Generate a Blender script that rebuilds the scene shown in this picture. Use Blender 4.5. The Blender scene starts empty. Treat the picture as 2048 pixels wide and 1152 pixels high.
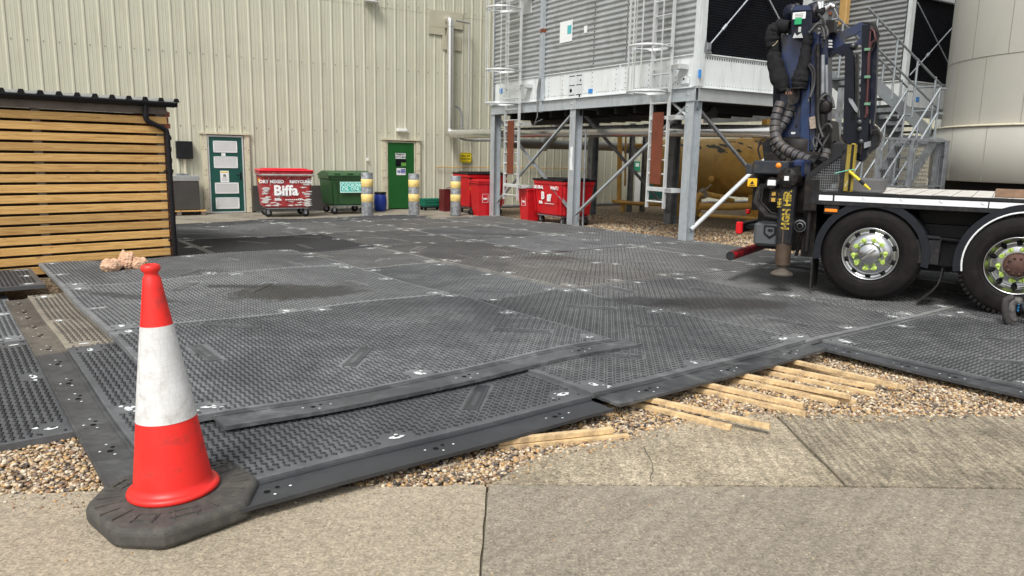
import bpy, math, random
import numpy as np
from mathutils import Vector, Matrix
random.seed(7); rng = np.random.default_rng(7)
R = math.radians
sc = bpy.context.scene; C = sc.collection

# ---------------- camera, world, sun, exposure ----------------
F = 1500.; PIT = math.atan(265/1500); ROL = math.atan(.02); CH = 1.6
r0 = Vector((1, 0, 0)); fw = Vector((0, math.cos(PIT), -math.sin(PIT))); u0 = Vector((0, math.sin(PIT), math.cos(PIT)))
cr = r0*math.cos(ROL)+u0*math.sin(ROL); cu = u0*math.cos(ROL)-r0*math.sin(ROL)
CP = Vector((0, 0, CH))
cam = bpy.data.cameras.new('camera'); cam.sensor_width = 36; cam.lens = 36*F/2048; cam.clip_end = 500; cam.clip_start = .05
co = bpy.data.objects.new('camera', cam); C.objects.link(co)
co.matrix_world = Matrix(((cr.x, cu.x, -fw.x, 0), (cr.y, cu.y, -fw.y, 0), (cr.z, cu.z, -fw.z, CH), (0, 0, 0, 1)))
sc.camera = co
w = bpy.data.worlds.new('World'); sc.world = w; w.use_nodes = True
nt = w.node_tree; bg = nt.nodes['Background']
sky = nt.nodes.new('ShaderNodeTexSky'); sky.sky_type = 'NISHITA'; sky.sun_disc = False
SE, SR = R(52), R(200)
sky.sun_elevation = SE; sky.sun_rotation = SR; sky.dust_density = 4; sky.air_density = 1.2; sky.altitude = 50
hs = nt.nodes.new('ShaderNodeHueSaturation'); hs.inputs['Saturation'].default_value = .28
nt.links.new(sky.outputs[0], hs.inputs['Color']); nt.links.new(hs.outputs[0], bg.inputs[0]); bg.inputs[1].default_value = .11
sl = bpy.data.lights.new('sun', 'SUN'); sl.energy = 1.5; sl.angle = R(14); sl.color = (1, .96, .9)
so = bpy.data.objects.new('sun', sl); C.objects.link(so)
# sun_rotation is clockwise from +Y: direction to the sun
sd = Vector((math.sin(SR)*math.cos(SE), math.cos(SR)*math.cos(SE), math.sin(SE)))
so.rotation_euler = sd.to_track_quat('Z', 'Y').to_euler()
vs = sc.view_settings; vs.view_transform = 'Standard'; vs.look = 'None'; vs.exposure = .68; vs.gamma = 1
sc.render.resolution_x = 1024; sc.render.resolution_y = 576

# ---------------- helpers ----------------
def ray(x, y): return fw*F+cr*(x-1024)+cu*(576-y)
def G(x, y, z=0):
    d = ray(x, y); return CP+d*((z-CH)/d.z)
def hit(x, y, p0, n):
    d = ray(x, y); return CP+d*((p0-CP).dot(n)/d.dot(n))
A = R(31.6); UU = Vector((math.cos(A), math.sin(A), 0)); VV = Vector((-math.sin(A), math.cos(A), 0))
def onU(x, y, u):
    p = hit(x, y, UU*u, UU); return p.dot(VV), p.z
def onV(x, y, v):
    p = hit(x, y, VV*v, VV); return p.dot(UU), p.z
def guv(x, y, z=0):
    p = G(x, y, z); return p.dot(UU), p.dot(VV)
def site(u, v, z=0): return UU*u+VV*v+Vector((0, 0, z))

def link(o, par=None):
    C.objects.link(o)
    if par: o.parent = par
    return o
def thing(name, label, cat, loc=(0, 0, 0), rz=0, group=None):
    o = bpy.data.objects.new(name, None); C.objects.link(o); o.empty_display_size = .2
    o.location = loc; o.rotation_euler = (0, 0, rz); o['label'] = label; o['category'] = cat
    if group: o['group'] = group
    return o
def tag(o, label, cat, group=None):
    o['label'] = label; o['category'] = cat
    if group: o['group'] = group
    return o
def copytree(o, par=None):
    c = o.copy(); C.objects.link(c); c.parent = par
    for ch in o.children: copytree(ch, c)
    return c

class MB:
    def __init__(s): s.v = []; s.f = []; s.m = []; s.sm = []
    def add(s, vs, fs, m=0, sm=False):
        b = len(s.v); s.v += [tuple(v) for v in vs]
        for f in fs: s.f.append([i+b for i in f]); s.m.append(m); s.sm.append(sm)
    def box(s, x0, x1, y0, y1, z0, z1, m=0, M=None):
        vs = [Vector((x, y, z)) for x in (x0, x1) for y in (y0, y1) for z in (z0, z1)]
        if M: vs = [M @ v for v in vs]
        s.add(vs, [(0, 1, 3, 2), (4, 6, 7, 5), (0, 4, 5, 1), (2, 3, 7, 6), (0, 2, 6, 4), (1, 5, 7, 3)], m)
    def rbox(s, x0, x1, y0, y1, z0, z1, r=.01, m=0, M=None):   # chamfered box
        cx, cy, cz = (x0+x1)/2, (y0+y1)/2, (z0+z1)/2; hx, hy, hz = (x1-x0)/2, (y1-y0)/2, (z1-z0)/2
        def ring(dx, dy, z, c):
            return [Vector((cx+a, cy+b, z)) for a, b in ((-dx+c, -dy), (dx-c, -dy), (dx, -dy+c), (dx, dy-c), (dx-c, dy), (-dx+c, dy), (-dx, dy-c), (-dx, -dy+c))]
        rs = [ring(hx-r, hy-r, z0, r), ring(hx, hy, z0+r, r), ring(hx, hy, z1-r, r), ring(hx-r, hy-r, z1, r)]
        vs = sum(rs, [])
        if M: vs = [M @ v for v in vs]
        fs = [tuple(range(7, -1, -1)), tuple(range(24, 32))]
        for k in range(3):
            for i in range(8): j = (i+1) % 8; fs.append((k*8+i, k*8+j, k*8+8+j, k*8+8+i))
        s.add(vs, fs, m)
    def beam(s, a, b, wd, ht, m=0, up=Vector((0, 0, 1))):
        a = Vector(a); b = Vector(b); d = (b-a).normalized()
        if abs(d.dot(up)) > .98: up = Vector((1, 0, 0))
        x = d.cross(up).normalized()*wd/2; z = x.cross(d).normalized()*ht/2
        vs = [p+q for p in (a, b) for q in (-x-z, x-z, x+z, -x+z)]
        s.add(vs, [(3, 2, 1, 0), (4, 5, 6, 7), (0, 1, 5, 4), (1, 2, 6, 5), (2, 3, 7, 6), (3, 0, 4, 7)], m)
    def tube(s, pts, r, n=10, m=0, caps=True, sm=True):
        pts = [Vector(p) for p in pts]; k = len(pts)
        rr = r if isinstance(r, (list, tuple)) else [r]*k
        up = Vector((0, 0, 1)); vs = []; x = None
        for i, p in enumerate(pts):
            d = (pts[min(i+1, k-1)]-pts[max(i-1, 0)]).normalized()
            if x is None:
                x = d.cross(up if abs(d.z) < .9 else Vector((1, 0, 0))).normalized()
            else: x = (x-d*x.dot(d)).normalized()
            y = d.cross(x)
            for j in range(n):
                t = 2*math.pi*j/n; vs.append(p+(x*math.cos(t)+y*math.sin(t))*rr[i])
        fs = []
        for i in range(k-1):
            for j in range(n): q = (j+1) % n; fs.append((i*n+j, i*n+q, i*n+n+q, i*n+n+j))
        s.add(vs, fs, m, sm)
        if caps:
            s.add(vs[:n], [tuple(range(n-1, -1, -1))], m); s.add(vs[-n:], [tuple(range(n))], m)
    def lathe(s, prof, n=32, c=(0, 0, 0), axis='z', m=0, sm=True, a0=0, a1=2*math.pi, M=None):
        vs = []; full = abs(a1-a0-2*math.pi) < 1e-6; nn = n if full else n+1
        for r, h in prof:
            for j in range(nn):
                t = a0+(a1-a0)*j/n; p, q = r*math.cos(t), r*math.sin(t)
                v = Vector((p, q, h) if axis == 'z' else (p, h, q) if axis == 'y' else (h, p, q))
                v += Vector(c); vs.append(M @ v if M else v)
        fs = []
        for i in range(len(prof)-1):
            for j in range(n if full else n):
                q = (j+1) % nn; fs.append((i*nn+j, i*nn+q, i*nn+nn+q, i*nn+nn+j))
        s.add(vs, fs, m, sm)
    def prism(s, poly, h0, h1, axis='y', m=0, M=None):   # poly in the other two axes
        def mk(p, h):
            v = Vector((p[0], p[1], h) if axis == 'z' else (p[0], h, p[1]) if axis == 'y' else (h, p[0], p[1]))
            return M @ v if M else v
        n = len(poly); vs = [mk(p, h0) for p in poly]+[mk(p, h1) for p in poly]
        fs = [tuple(range(n)), tuple(range(2*n-1, n-1, -1))]
        for i in range(n): j = (i+1) % n; fs.append((i, i+n, j+n, j))
        s.add(vs, fs, m)
    def text(s, txt, M, size, depth=.002, m=0, bold=0., sx=1.):
        cu_ = bpy.data.curves.new('t', 'FONT'); cu_.body = txt; cu_.size = size; cu_.extrude = depth/2
        cu_.align_x = 'CENTER'; cu_.align_y = 'CENTER'; cu_.offset = bold; cu_.resolution_u = 2
        ob = bpy.data.objects.new('t', cu_); C.objects.link(ob)
        bpy.context.view_layer.update()
        me = bpy.data.meshes.new_from_object(ob.evaluated_get(bpy.context.evaluated_depsgraph_get()))
        s.add([M @ Vector((v.co.x*sx, v.co.y, v.co.z)) for v in me.vertices], [tuple(p.vertices) for p in me.polygons], m)
        bpy.data.objects.remove(ob); bpy.data.curves.remove(cu_); bpy.data.meshes.remove(me)
    def build(s, name, mats, par=None, fix=True):
        me = bpy.data.meshes.new(name); me.from_pydata(s.v, [], s.f)
        if not isinstance(mats, (list, tuple)): mats = [mats]
        for m in mats: me.materials.append(m)
        me.polygons.foreach_set('material_index', s.m); me.polygons.foreach_set('use_smooth', s.sm)
        if fix:
            import bmesh
            bm = bmesh.new(); bm.from_mesh(me); bmesh.ops.recalc_face_normals(bm, faces=bm.faces); bm.to_mesh(me); bm.free()
        me.update()
        return link(bpy.data.objects.new(name, me), par)
def wallM(x, y, z, rz=0):   # text plane standing on a wall facing -y
    return Matrix.Translation((x, y, z)) @ Matrix.Rotation(rz, 4, 'Z') @ Matrix.Rotation(R(90), 4, 'X')

# ---------------- materials ----------------
MATS = {}
def M(name, col, rough=.6, metal=0., var=.12, vs=3., bump=0., bs=60., dirt=None, da=.4, ds=5., streak=0., spec=.5, coat=0.):
    if name in MATS: return MATS[name]
    m = bpy.data.materials.new(name); m.use_nodes = True; t = m.node_tree; N = t.nodes; L = t.links
    b = N['Principled BSDF']; b.inputs['Roughness'].default_value = rough; b.inputs['Metallic'].default_value = metal
    b.inputs['Specular IOR Level'].default_value = spec
    if max(col) < .03: b.inputs['Specular IOR Level'].default_value = .22
    if coat: b.inputs['Coat Weight'].default_value = coat
    tc = N.new('ShaderNodeTexCoord'); mp = N.new('ShaderNodeMapping'); L.new(tc.outputs['Object'], mp.inputs[0])
    n1 = N.new('ShaderNodeTexNoise'); n1.inputs['Scale'].default_value = vs; n1.inputs['Detail'].default_value = 6; n1.inputs['Roughness'].default_value = .65
    L.new(mp.outputs[0], n1.inputs[0])
    rp = N.new('ShaderNodeMapRange'); rp.inputs[1].default_value = .3; rp.inputs[2].default_value = .7
    rp.inputs[3].default_value = 1-var; rp.inputs[4].default_value = 1+var; L.new(n1.outputs[0], rp.inputs[0])
    mu = N.new('ShaderNodeVectorMath'); mu.operation = 'SCALE'; mu.inputs[0].default_value = col[:3]; L.new(rp.outputs[0], mu.inputs['Scale'])
    out = mu.outputs[0]
    if dirt:
        n2 = N.new('ShaderNodeTexNoise'); n2.inputs['Scale'].default_value = ds; n2.inputs['Detail'].default_value = 8; n2.inputs['Roughness'].default_value = .7
        mp2 = N.new('ShaderNodeMapping'); L.new(tc.outputs['Object'], mp2.inputs[0])
        if streak: mp2.inputs['Scale'].default_value = (1, 1, 1/streak)
        L.new(mp2.outputs[0], n2.inputs[0])
        cr_ = N.new('ShaderNodeMapRange'); cr_.inputs[1].default_value = .62-da*.35; cr_.inputs[2].default_value = .74-da*.2; L.new(n2.outputs[0], cr_.inputs[0])
        mx = N.new('ShaderNodeMix'); mx.data_type = 'RGBA'; mx.inputs[7].default_value = (*dirt, 1)
        L.new(out, mx.inputs[6]); L.new(cr_.outputs[0], mx.inputs[0]); out = mx.outputs[2]
    L.new(out, b.inputs['Base Color'])
    n3 = N.new('ShaderNodeMapRange'); n3.inputs[3].default_value = max(rough-.12, .03); n3.inputs[4].default_value = min(rough+.12, 1); L.new(n1.outputs[0], n3.inputs[0]); L.new(n3.outputs[0], b.inputs['Roughness'])
    if bump:
        nb = N.new('ShaderNodeTexNoise'); nb.inputs['Scale'].default_value = bs; nb.inputs['Detail'].default_value = 3; L.new(tc.outputs['Object'], nb.inputs[0])
        bp = N.new('ShaderNodeBump'); bp.inputs['Strength'].default_value = bump; bp.inputs['Distance'].default_value = .01
        L.new(nb.outputs[0], bp.inputs['Height']); L.new(bp.outputs[0], b.inputs['Normal'])
    MATS[name] = m; return m

cream = M('cream cladding', (.52, .515, .405), .5, 0, .05, 1.2, dirt=(.45, .44, .34), da=.3, ds=2.5, streak=6)
creamf = M('cream flashing', (.60, .56, .42), .5, 0, .06, 3, dirt=(.35, .3, .22), da=.3, ds=8)
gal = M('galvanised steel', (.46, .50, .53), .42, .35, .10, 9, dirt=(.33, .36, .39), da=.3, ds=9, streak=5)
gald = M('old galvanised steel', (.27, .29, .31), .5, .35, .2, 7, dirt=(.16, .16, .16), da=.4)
alu = M('aluminium', (.62, .64, .64), .4, .3, .1, 6)
jacket = M('pipe jacket metal', (.70, .69, .66), .22, .85, .06, 2)
pandw = M('white pan paint', (.60, .645, .655), .45, 0, .08, 2.5, dirt=(.48, .50, .48), da=.4, ds=4, streak=5)
panrust = M('white pan paint with rust', (.68, .72, .72), .45, 0, .06, 2, dirt=(.52, .53, .50), da=.3, ds=5, streak=8)
siding = M('grey siding', (.42, .44, .445), .45, .35, .1, 2, dirt=(.30, .31, .30), da=.3, ds=3)
black = M('black plastic', (.013, .013, .015), .45, 0, .2)
blackr = M('black rubber', (.022, .021, .021), .7, 0, .25, 5, bump=.1, dirt=(.05, .045, .04), da=.4, ds=9)
blackm = M('black metal', (.02, .021, .024), .4, 0, .3, 6, dirt=(.05, .042, .035), da=.3, ds=9)
grime = M('oily dark steel', (.018, .017, .017), .5, .3, .4, 8, dirt=(.045, .032, .022), da=.3, ds=11)
navy = M('navy crane paint', (.009, .022, .075), .35, 0, .25, 4, dirt=(.03, .03, .035), da=.4, ds=6, coat=.2)
dnavy = M('dark navy crane paint', (.007, .010, .022), .4, 0, .25, 4, dirt=(.035, .03, .03), da=.3, ds=8)
fabric = M('black fabric', (.016, .016, .018), .95, 0, .3, 20, bump=.5, bs=90)
red = M('red bin plastic', (.55, .012, .018), .38, 0, .1, 3, dirt=(.35, .012, .015), da=.3)
redbeat = M('scuffed red bin paint', (.36, .030, .035), .6, 0, .25, 5, dirt=(.60, .50, .46), da=.14, ds=9)
redlid = M('bright red lid', (.68, .012, .03), .35)
maroon = M('maroon plastic', (.12, .014, .016), .5, 0, .2)
greenb = M('green bin plastic', (.025, .085, .028), .45, 0, .12, 3, dirt=(.04, .075, .04), da=.4)
greenc = M('green crate plastic', (.012, .19, .12), .45)
blueb = M('blue barrel plastic', (.01, .035, .24), .35)
door1 = M('teal green door paint', (.006, .075, .058), .4, 0, .06)
door2 = M('green door paint', (.008, .095, .018), .4, 0, .06)
white = M('white paint', (.78, .80, .80), .5, 0, .04)
whitet = M('white reflective tape', (.80, .83, .86), .35, 0, .06, 20)
yellow = M('yellow sign', (.75, .60, .02), .5)
yelpaint = M('worn yellow band', (.80, .60, .22), .55, 0, .12, 6, dirt=(.10, .10, .10), da=.15, ds=9)
hiyel = M('fluorescent yellow nut tags', (.45, .62, .12), .5, 0, .05)
bollm = M('mottled galvanised bollard', (.20, .215, .23), .6, .3, .35, 14, dirt=(.36, .37, .37), da=.45, ds=14)
timber = M('fresh sawn timber', (.60, .40, .19), .7, 0, .15, 5, bump=.15, bs=40)
greytim = M('weathered grey timber', (.15, .12, .10), .85, 0, .25, 6, bump=.3)
brickm = M('brick', (.26, .085, .045), .9, 0, .35, 8, bump=.5)
mortar = M('mortar', (.58, .54, .47), .95, 0, .15, 20, bump=.4)
ochre = M('ochre paint', (.62, .36, .085), .42, 0, .12, 2, dirt=(.46, .26, .06), da=.4, ds=3)
orange = M('orange cone plastic', (.82, .024, .018), .42, 0, .05, 4, dirt=(.50, .035, .028), da=.30, ds=9)
conebase = M('recycled rubber', (.060, .058, .053), .75, 0, .18, 14, bump=.35, bs=150, dirt=(.095, .088, .073), da=.45, ds=16)
tankc = M('beige tank cladding', (.45, .44, .39), .5, 0, .05, .8, dirt=(.43, .415, .355), da=.3, ds=1.2, streak=5)
tankl = M('tank joint shade', (.25, .235, .19), .7)
rust = M('rust', (.17, .05, .022), .85, 0, .4, 12)
rustw = M('brown guard board', (.16, .040, .018), .6, 0, .2, 6)
chrome = M('polished aluminium wheel', (.52, .53, .54), .24, 1., .05, 6)
tyre = M('tyre rubber', (.007, .006, .006), .7, 0, .25, 9, bump=.1, dirt=(.015, .012, .011), da=.4, ds=7)
mesh_dark = M('dark louvre mesh', (.008, .009, .013), .7, 0, .3, 6)
bluest = M('blue sticker', (.03, .22, .6), .4)
amber = M('amber lens', (.85, .25, .02), .25)
redlens = M('red lens', (.6, .01, .015), .2)
guardm = M('mudguard plastic', (.013, .015, .020), .5, 0, .15, 8)
greyp = M('grey plastic', (.075, .082, .09), .55, 0, .1, 8, bump=.1)
deckw = M('worn pale deck boards', (.62, .60, .55), .7, 0, .12, 7, dirt=(.35, .3, .24), da=.3, ds=8)
denim = M('grey work trousers', (.06, .07, .09), .9, 0, .3, 20, bump=.4)
skin = M('skin', (.52, .29, .2), .6)
boot = M('dusty boot', (.06, .06, .06), .8, 0, .4, 20, bump=.4, dirt=(.15, .14, .125), da=.5, ds=20)
blueac = M('blue laces', (.02, .2, .45), .6)
sackm = M('tan paper sack', (.66, .43, .29), .8, 0, .2, 9, dirt=(.46, .27, .16), da=.4, ds=12, bump=.5, bs=30)
railm = M('handrail galvanising', (.30, .33, .35), .45, .4, .12, 9)
stainless = M('stainless cabinet', (.085, .08, .076), .38, .5, .15, 2)
pave_far = None

def wood_nodes():
    m = timber; t = m.node_tree; N = t.nodes; L = t.links; b = N['Principled BSDF']
    tc = N.new('ShaderNodeTexCoord'); mp = N.new('ShaderNodeMapping'); mp.inputs['Scale'].default_value = (1.0, 20, 20)
    L.new(tc.outputs['Object'], mp.inputs[0])
    w_ = N.new('ShaderNodeTexNoise'); w_.inputs['Scale'].default_value = 3; w_.inputs['Detail'].default_value = 5; w_.inputs['Distortion'].default_value = 1.2; L.new(mp.outputs[0], w_.inputs[0])
    cr_ = N.new('ShaderNodeValToRGB'); e = cr_.color_ramp.elements; e[0].position = .30; e[0].color = (.52, .27, .075, 1); e[1].position = .60; e[1].color = (.78, .48, .17, 1)
    L.new(w_.outputs[0], cr_.inputs[0])
    vo = N.new('ShaderNodeTexVoronoi'); vo.inputs['Scale'].default_value = 1; mp2 = N.new('ShaderNodeMapping'); mp2.inputs['Scale'].default_value = (3.2, 7.87, 7.87); L.new(tc.outputs['Object'], mp2.inputs[0]); L.new(mp2.outputs[0], vo.inputs[0])
    kr = N.new('ShaderNodeMapRange'); kr.inputs[1].default_value = .05; kr.inputs[2].default_value = .13; kr.inputs[3].default_value = .6; kr.inputs[4].default_value = 0; L.new(vo.outputs['Distance'], kr.inputs[0])
    mx = N.new('ShaderNodeMix'); mx.data_type = 'RGBA'; mx.inputs[7].default_value = (.17, .06, .02, 1); L.new(cr_.outputs[0], mx.inputs[6]); L.new(kr.outputs[0], mx.inputs[0])
    # each board its own tone
    gi = N.new('ShaderNodeNewGeometry'); rp = N.new('ShaderNodeMapRange'); rp.inputs[3].default_value = .74; rp.inputs[4].default_value = 1.1; L.new(gi.outputs['Random Per Island'], rp.inputs[0])
    mu = N.new('ShaderNodeVectorMath'); mu.operation = 'SCALE'; L.new(mx.outputs[2], mu.inputs[0]); L.new(rp.outputs[0], mu.inputs['Scale']); L.new(mu.outputs[0], b.inputs['Base Color'])
wood_nodes()
battenm = M('pale batten wood', (.68, .50, .27), .75, 0, .22, 9, bump=.2, bs=60, dirt=(.36, .25, .14), da=.5, ds=10)

def stone_mat():
    m = bpy.data.materials.new('gravel stones'); m.use_nodes = True; N = m.node_tree.nodes; L = m.node_tree.links; b = N['Principled BSDF']
    g = N.new('ShaderNodeNewGeometry'); cr_ = N.new('ShaderNodeValToRGB'); cr_.color_ramp.interpolation = 'CONSTANT'
    cols = [(.42, .29, .16), (.60, .47, .31), (.30, .17, .09), (.66, .55, .40), (.20, .16, .13), (.55, .34, .15), (.72, .63, .48), (.38, .31, .24), (.62, .44, .22), (.30, .22, .14), (.52, .40, .26), (.10, .085, .075)]
    e = cr_.color_ramp.elements; e[0].color = (*cols[0], 1); e[1].position = 1/12; e[1].color = (*cols[1], 1)
    for i in range(2, 12): x = e.new(i/12); x.color = (*cols[i], 1)
    L.new(g.outputs['Random Per Island'], cr_.inputs[0])
    n = N.new('ShaderNodeTexNoise'); n.inputs['Scale'].default_value = 90; tc = N.new('ShaderNodeTexCoord'); L.new(tc.outputs['Object'], n.inputs[0])
    rp = N.new('ShaderNodeMapRange'); rp.inputs[3].default_value = .6; rp.inputs[4].default_value = 1.15; L.new(n.outputs[0], rp.inputs[0])
    mu = N.new('ShaderNodeVectorMath'); mu.operation = 'SCALE'; L.new(cr_.outputs[0], mu.inputs[0]); L.new(rp.outputs[0], mu.inputs['Scale']); L.new(mu.outputs[0], b.inputs['Base Color'])
    b.inputs['Roughness'].default_value = .7
    return m
stone = stone_mat()
def gravel_ground():
    m = bpy.data.materials.new('gravel ground'); m.use_nodes = True; N = m.node_tree.nodes; L = m.node_tree.links; b = N['Principled BSDF']
    tc = N.new('ShaderNodeTexCoord'); v = N.new('ShaderNodeTexVoronoi'); v.inputs['Scale'].default_value = 34; L.new(tc.outputs['Object'], v.inputs[0])
    s = N.new('ShaderNodeSeparateColor'); L.new(v.outputs['Color'], s.inputs[0])
    cr_ = N.new('ShaderNodeValToRGB'); e = cr_.color_ramp.elements; e[0].color = (.10, .07, .045, 1); e[1].color = (.66, .56, .42, 1)
    for p, c in ((.25, (.28, .18, .10)), (.5, (.42, .31, .19)), (.75, (.52, .38, .22))): x = e.new(p); x.color = (*c, 1)
    L.new(s.outputs[0], cr_.inputs[0])
    rp = N.new('ShaderNodeMapRange'); rp.inputs[1].default_value = 0; rp.inputs[2].default_value = .7; rp.inputs[3].default_value = 1.05; rp.inputs[4].default_value = .3; L.new(v.outputs['Distance'], rp.inputs[0])
    mu = N.new('ShaderNodeVectorMath'); mu.operation = 'SCALE'; L.new(cr_.outputs[0], mu.inputs[0]); L.new(rp.outputs[0], mu.inputs['Scale'])
    n = N.new('ShaderNodeTexNoise'); n.inputs['Scale'].default_value = .9; n.inputs['Detail'].default_value = 4; L.new(tc.outputs['Object'], n.inputs[0])
    r2 = N.new('ShaderNodeMapRange'); r2.inputs[1].default_value = .3; r2.inputs[2].default_value = .7; r2.inputs[3].default_value = .8; r2.inputs[4].default_value = 1.1; L.new(n.outputs[0], r2.inputs[0])
    m2 = N.new('ShaderNodeVectorMath'); m2.operation = 'SCALE'; L.new(mu.outputs[0], m2.inputs[0]); L.new(r2.outputs[0], m2.inputs['Scale']); L.new(m2.outputs[0], b.inputs['Base Color'])
    bp = N.new('ShaderNodeBump'); bp.inputs['Strength'].default_value = 1; bp.inputs['Distance'].default_value = .02; bp.invert = True; L.new(v.outputs['Distance'], bp.inputs['Height']); L.new(bp.outputs[0], b.inputs['Normal'])
    b.inputs['Roughness'].default_value = .85
    return m
def concrete(name, c1, c2, ang=0., groove=0., gs=55., edge=None, speck=1., stain=0.):
    m = bpy.data.materials.new(name); m.use_nodes = True; N = m.node_tree.nodes; L = m.node_tree.links; b = N['Principled BSDF']; b.inputs['Roughness'].default_value = .9; b.inputs['Specular IOR Level'].default_value = .3
    tc = N.new('ShaderNodeTexCoord'); P = tc.outputs['Object']
    def noise(s, d=5, r=.6, src=P):
        n = N.new('ShaderNodeTexNoise'); n.inputs['Scale'].default_value = s; n.inputs['Detail'].default_value = d; n.inputs['Roughness'].default_value = r; L.new(src, n.inputs[0]); return n.outputs[0]
    def rng_(x, a, b_, c, d):
        q = N.new('ShaderNodeMapRange'); q.inputs[1].default_value = a; q.inputs[2].default_value = b_; q.inputs[3].default_value = c; q.inputs[4].default_value = d; L.new(x, q.inputs[0]); return q.outputs[0]
    def mix(f, a, b_):
        q = N.new('ShaderNodeMix'); q.data_type = 'RGBA'; L.new(f, q.inputs[0])
        for i, c in ((6, a), (7, b_)):
            if isinstance(c, tuple): q.inputs[i].default_value = (*c, 1)
            else: L.new(c, q.inputs[i])
        return q.outputs[2]
    def scale(c, f):
        q = N.new('ShaderNodeVectorMath'); q.operation = 'SCALE'; L.new(c, q.inputs[0]); L.new(f, q.inputs['Scale']); return q.outputs[0]
    col = mix(rng_(noise(2.2, 8, .7), .32, .68, 0, 1), c1, c2)
    fine = noise(70, 6, .85)
    col = scale(col, rng_(fine, .33, .67, max(.05, 1-.7*speck), 1+.5*speck))
    mid = noise(24, 5, .7); col = scale(col, rng_(mid, .36, .64, 1-.26*speck, 1+.16*speck))
    v = N.new('ShaderNodeTexVoronoi'); v.inputs['Scale'].default_value = 62; L.new(P, v.inputs[0])
    s = N.new('ShaderNodeSeparateColor'); L.new(v.outputs['Color'], s.inputs[0])
    q = N.new('ShaderNodeMath'); q.operation = 'MULTIPLY'; L.new(rng_(v.outputs['Distance'], .2, .36, 1, 0), q.inputs[0]); L.new(rng_(s.outputs[0], .76, .80, 0, .75), q.inputs[1])
    col = mix(q.outputs[0], col, (.60, .50, .34))
    q2 = N.new('ShaderNodeMath'); q2.operation = 'MULTIPLY'; L.new(rng_(v.outputs['Distance'], .2, .36, 1, 0), q2.inputs[0]); L.new(rng_(s.outputs[1], .84, .88, 0, .6), q2.inputs[1])
    col = mix(q2.outputs[0], col, (.10, .085, .065))
    h = N.new('ShaderNodeMath'); h.operation = 'ADD'; L.new(fine, h.inputs[0]); L.new(mid, h.inputs[1]); H = h.outputs[0]
    if groove:
        mp = N.new('ShaderNodeMapping'); mp.inputs['Rotation'].default_value = (0, 0, ang); L.new(P, mp.inputs[0])
        mp.inputs['Scale'].default_value = (1, 1, 1)
        sp = N.new('ShaderNodeMapping'); sp.inputs['Scale'].default_value = (gs, gs*.09, 1); L.new(mp.outputs[0], sp.inputs[0])
        gn = noise(1, 3, .5, sp.outputs[0])
        col = scale(col, rng_(gn, .38, .6, 1-groove, 1.08))
        h2 = N.new('ShaderNodeMath'); h2.operation = 'MULTIPLY_ADD'; h2.inputs[1].default_value = 3*groove; L.new(gn, h2.inputs[0]); L.new(H, h2.inputs[2]); H = h2.outputs[0]
    if stain:
        col = mix(rng_(noise(1.3, 6, .65), .5, .68, 0, stain), col, (.07, .065, .05))
    L.new(col, b.inputs['Base Color'])
    bp = N.new('ShaderNodeBump'); bp.inputs['Strength'].default_value = .9; bp.inputs['Distance'].default_value = .008; L.new(H, bp.inputs['Height']); L.new(bp.outputs[0], b.inputs['Normal'])
    return m

def struct(o): o['kind'] = 'structure'; return o
def polysheet(name, pts, z, mat, th=.08):
    b = MB(); b.prism([(p[0], p[1]) for p in pts], z-th, z, 'z'); return struct(b.build(name, mat))

# ---------------- ground and paving ----------------
b = MB(); b.add([(-150, -60, -.035), (150, -60, -.035), (150, 200, -.035), (-150, 200, -.035)], [(0, 1, 2, 3)])
struct(b.build('ground', gravel_ground()))
cA = concrete('old pale concrete', (.53, .455, .34), (.435, .372, .275), speck=.9, stain=.1)
cB = concrete('grey concrete road', (.40, .352, .275), (.325, .286, .222), ang=R(40), groove=.07, gs=22, speck=.85, stain=.2)
cC = concrete('brushed concrete apron', (.66, .57, .42), (.38, .32, .225), ang=R(4), groove=.14, gs=26, speck=1.35, stain=.35)
cD = concrete('grooved weathered concrete', (.56, .485, .355), (.31, .265, .195), ang=R(6), groove=.34, gs=40, speck=1.2, stain=.45)
cW = concrete('concrete by the building', (.33, .30, .245), (.24, .22, .175), speck=.6, stain=.6)
jag = lambda x0, x1, y0, y1, n, a: [(x0+(x1-x0)*i/n, y0+(y1-y0)*i/n+random.uniform(-a, a)) for i in range(n+1)]
polysheet('concrete_road', [(-9, -4), (-.102, -4)]+[(-.102+random.uniform(-.006, .006), y) for y in np.linspace(2, 3.44, 12)]+jag(-.12, -2.4, 3.47, 3.27, 18, .012)+[(-9, 3.0)], 0, cA)
polysheet('concrete_road', [(-.0945, -4), (9, -4), (9, 3.66), (1.7, 3.52), (-.095, 3.465)], .001, cB)
polysheet('concrete_apron', [(-.085, 3.478), (.3, 3.492), (.9, 3.517), (1.685, 3.546)]+[(1.69+random.uniform(-.008, .008), y) for y in np.linspace(3.62, 4.5, 7)]+[(1.69, 4.66), (1.32, 4.53), (1.0, 4.40), (.67, 4.16), (.31, 3.96), (.114, 3.78)], 0, cC)
polysheet('concrete_apron', [(1.708, 3.547), (9, 3.700), (9, 4.78), (3.35, 4.70), (2.2, 4.65), (1.712, 4.64)], -.002, cD)
dark = M('dark joint filler', (.15, .13, .095), .95, 0, .4, 30)
polysheet('concrete_joint', [(-.14, -4), (9, -4), (9, 4.5), (1.66, 4.5), (1.3, 4.3), (1.3, 3.6), (-.14, 3.42)], -.018, dark, .05)
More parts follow.
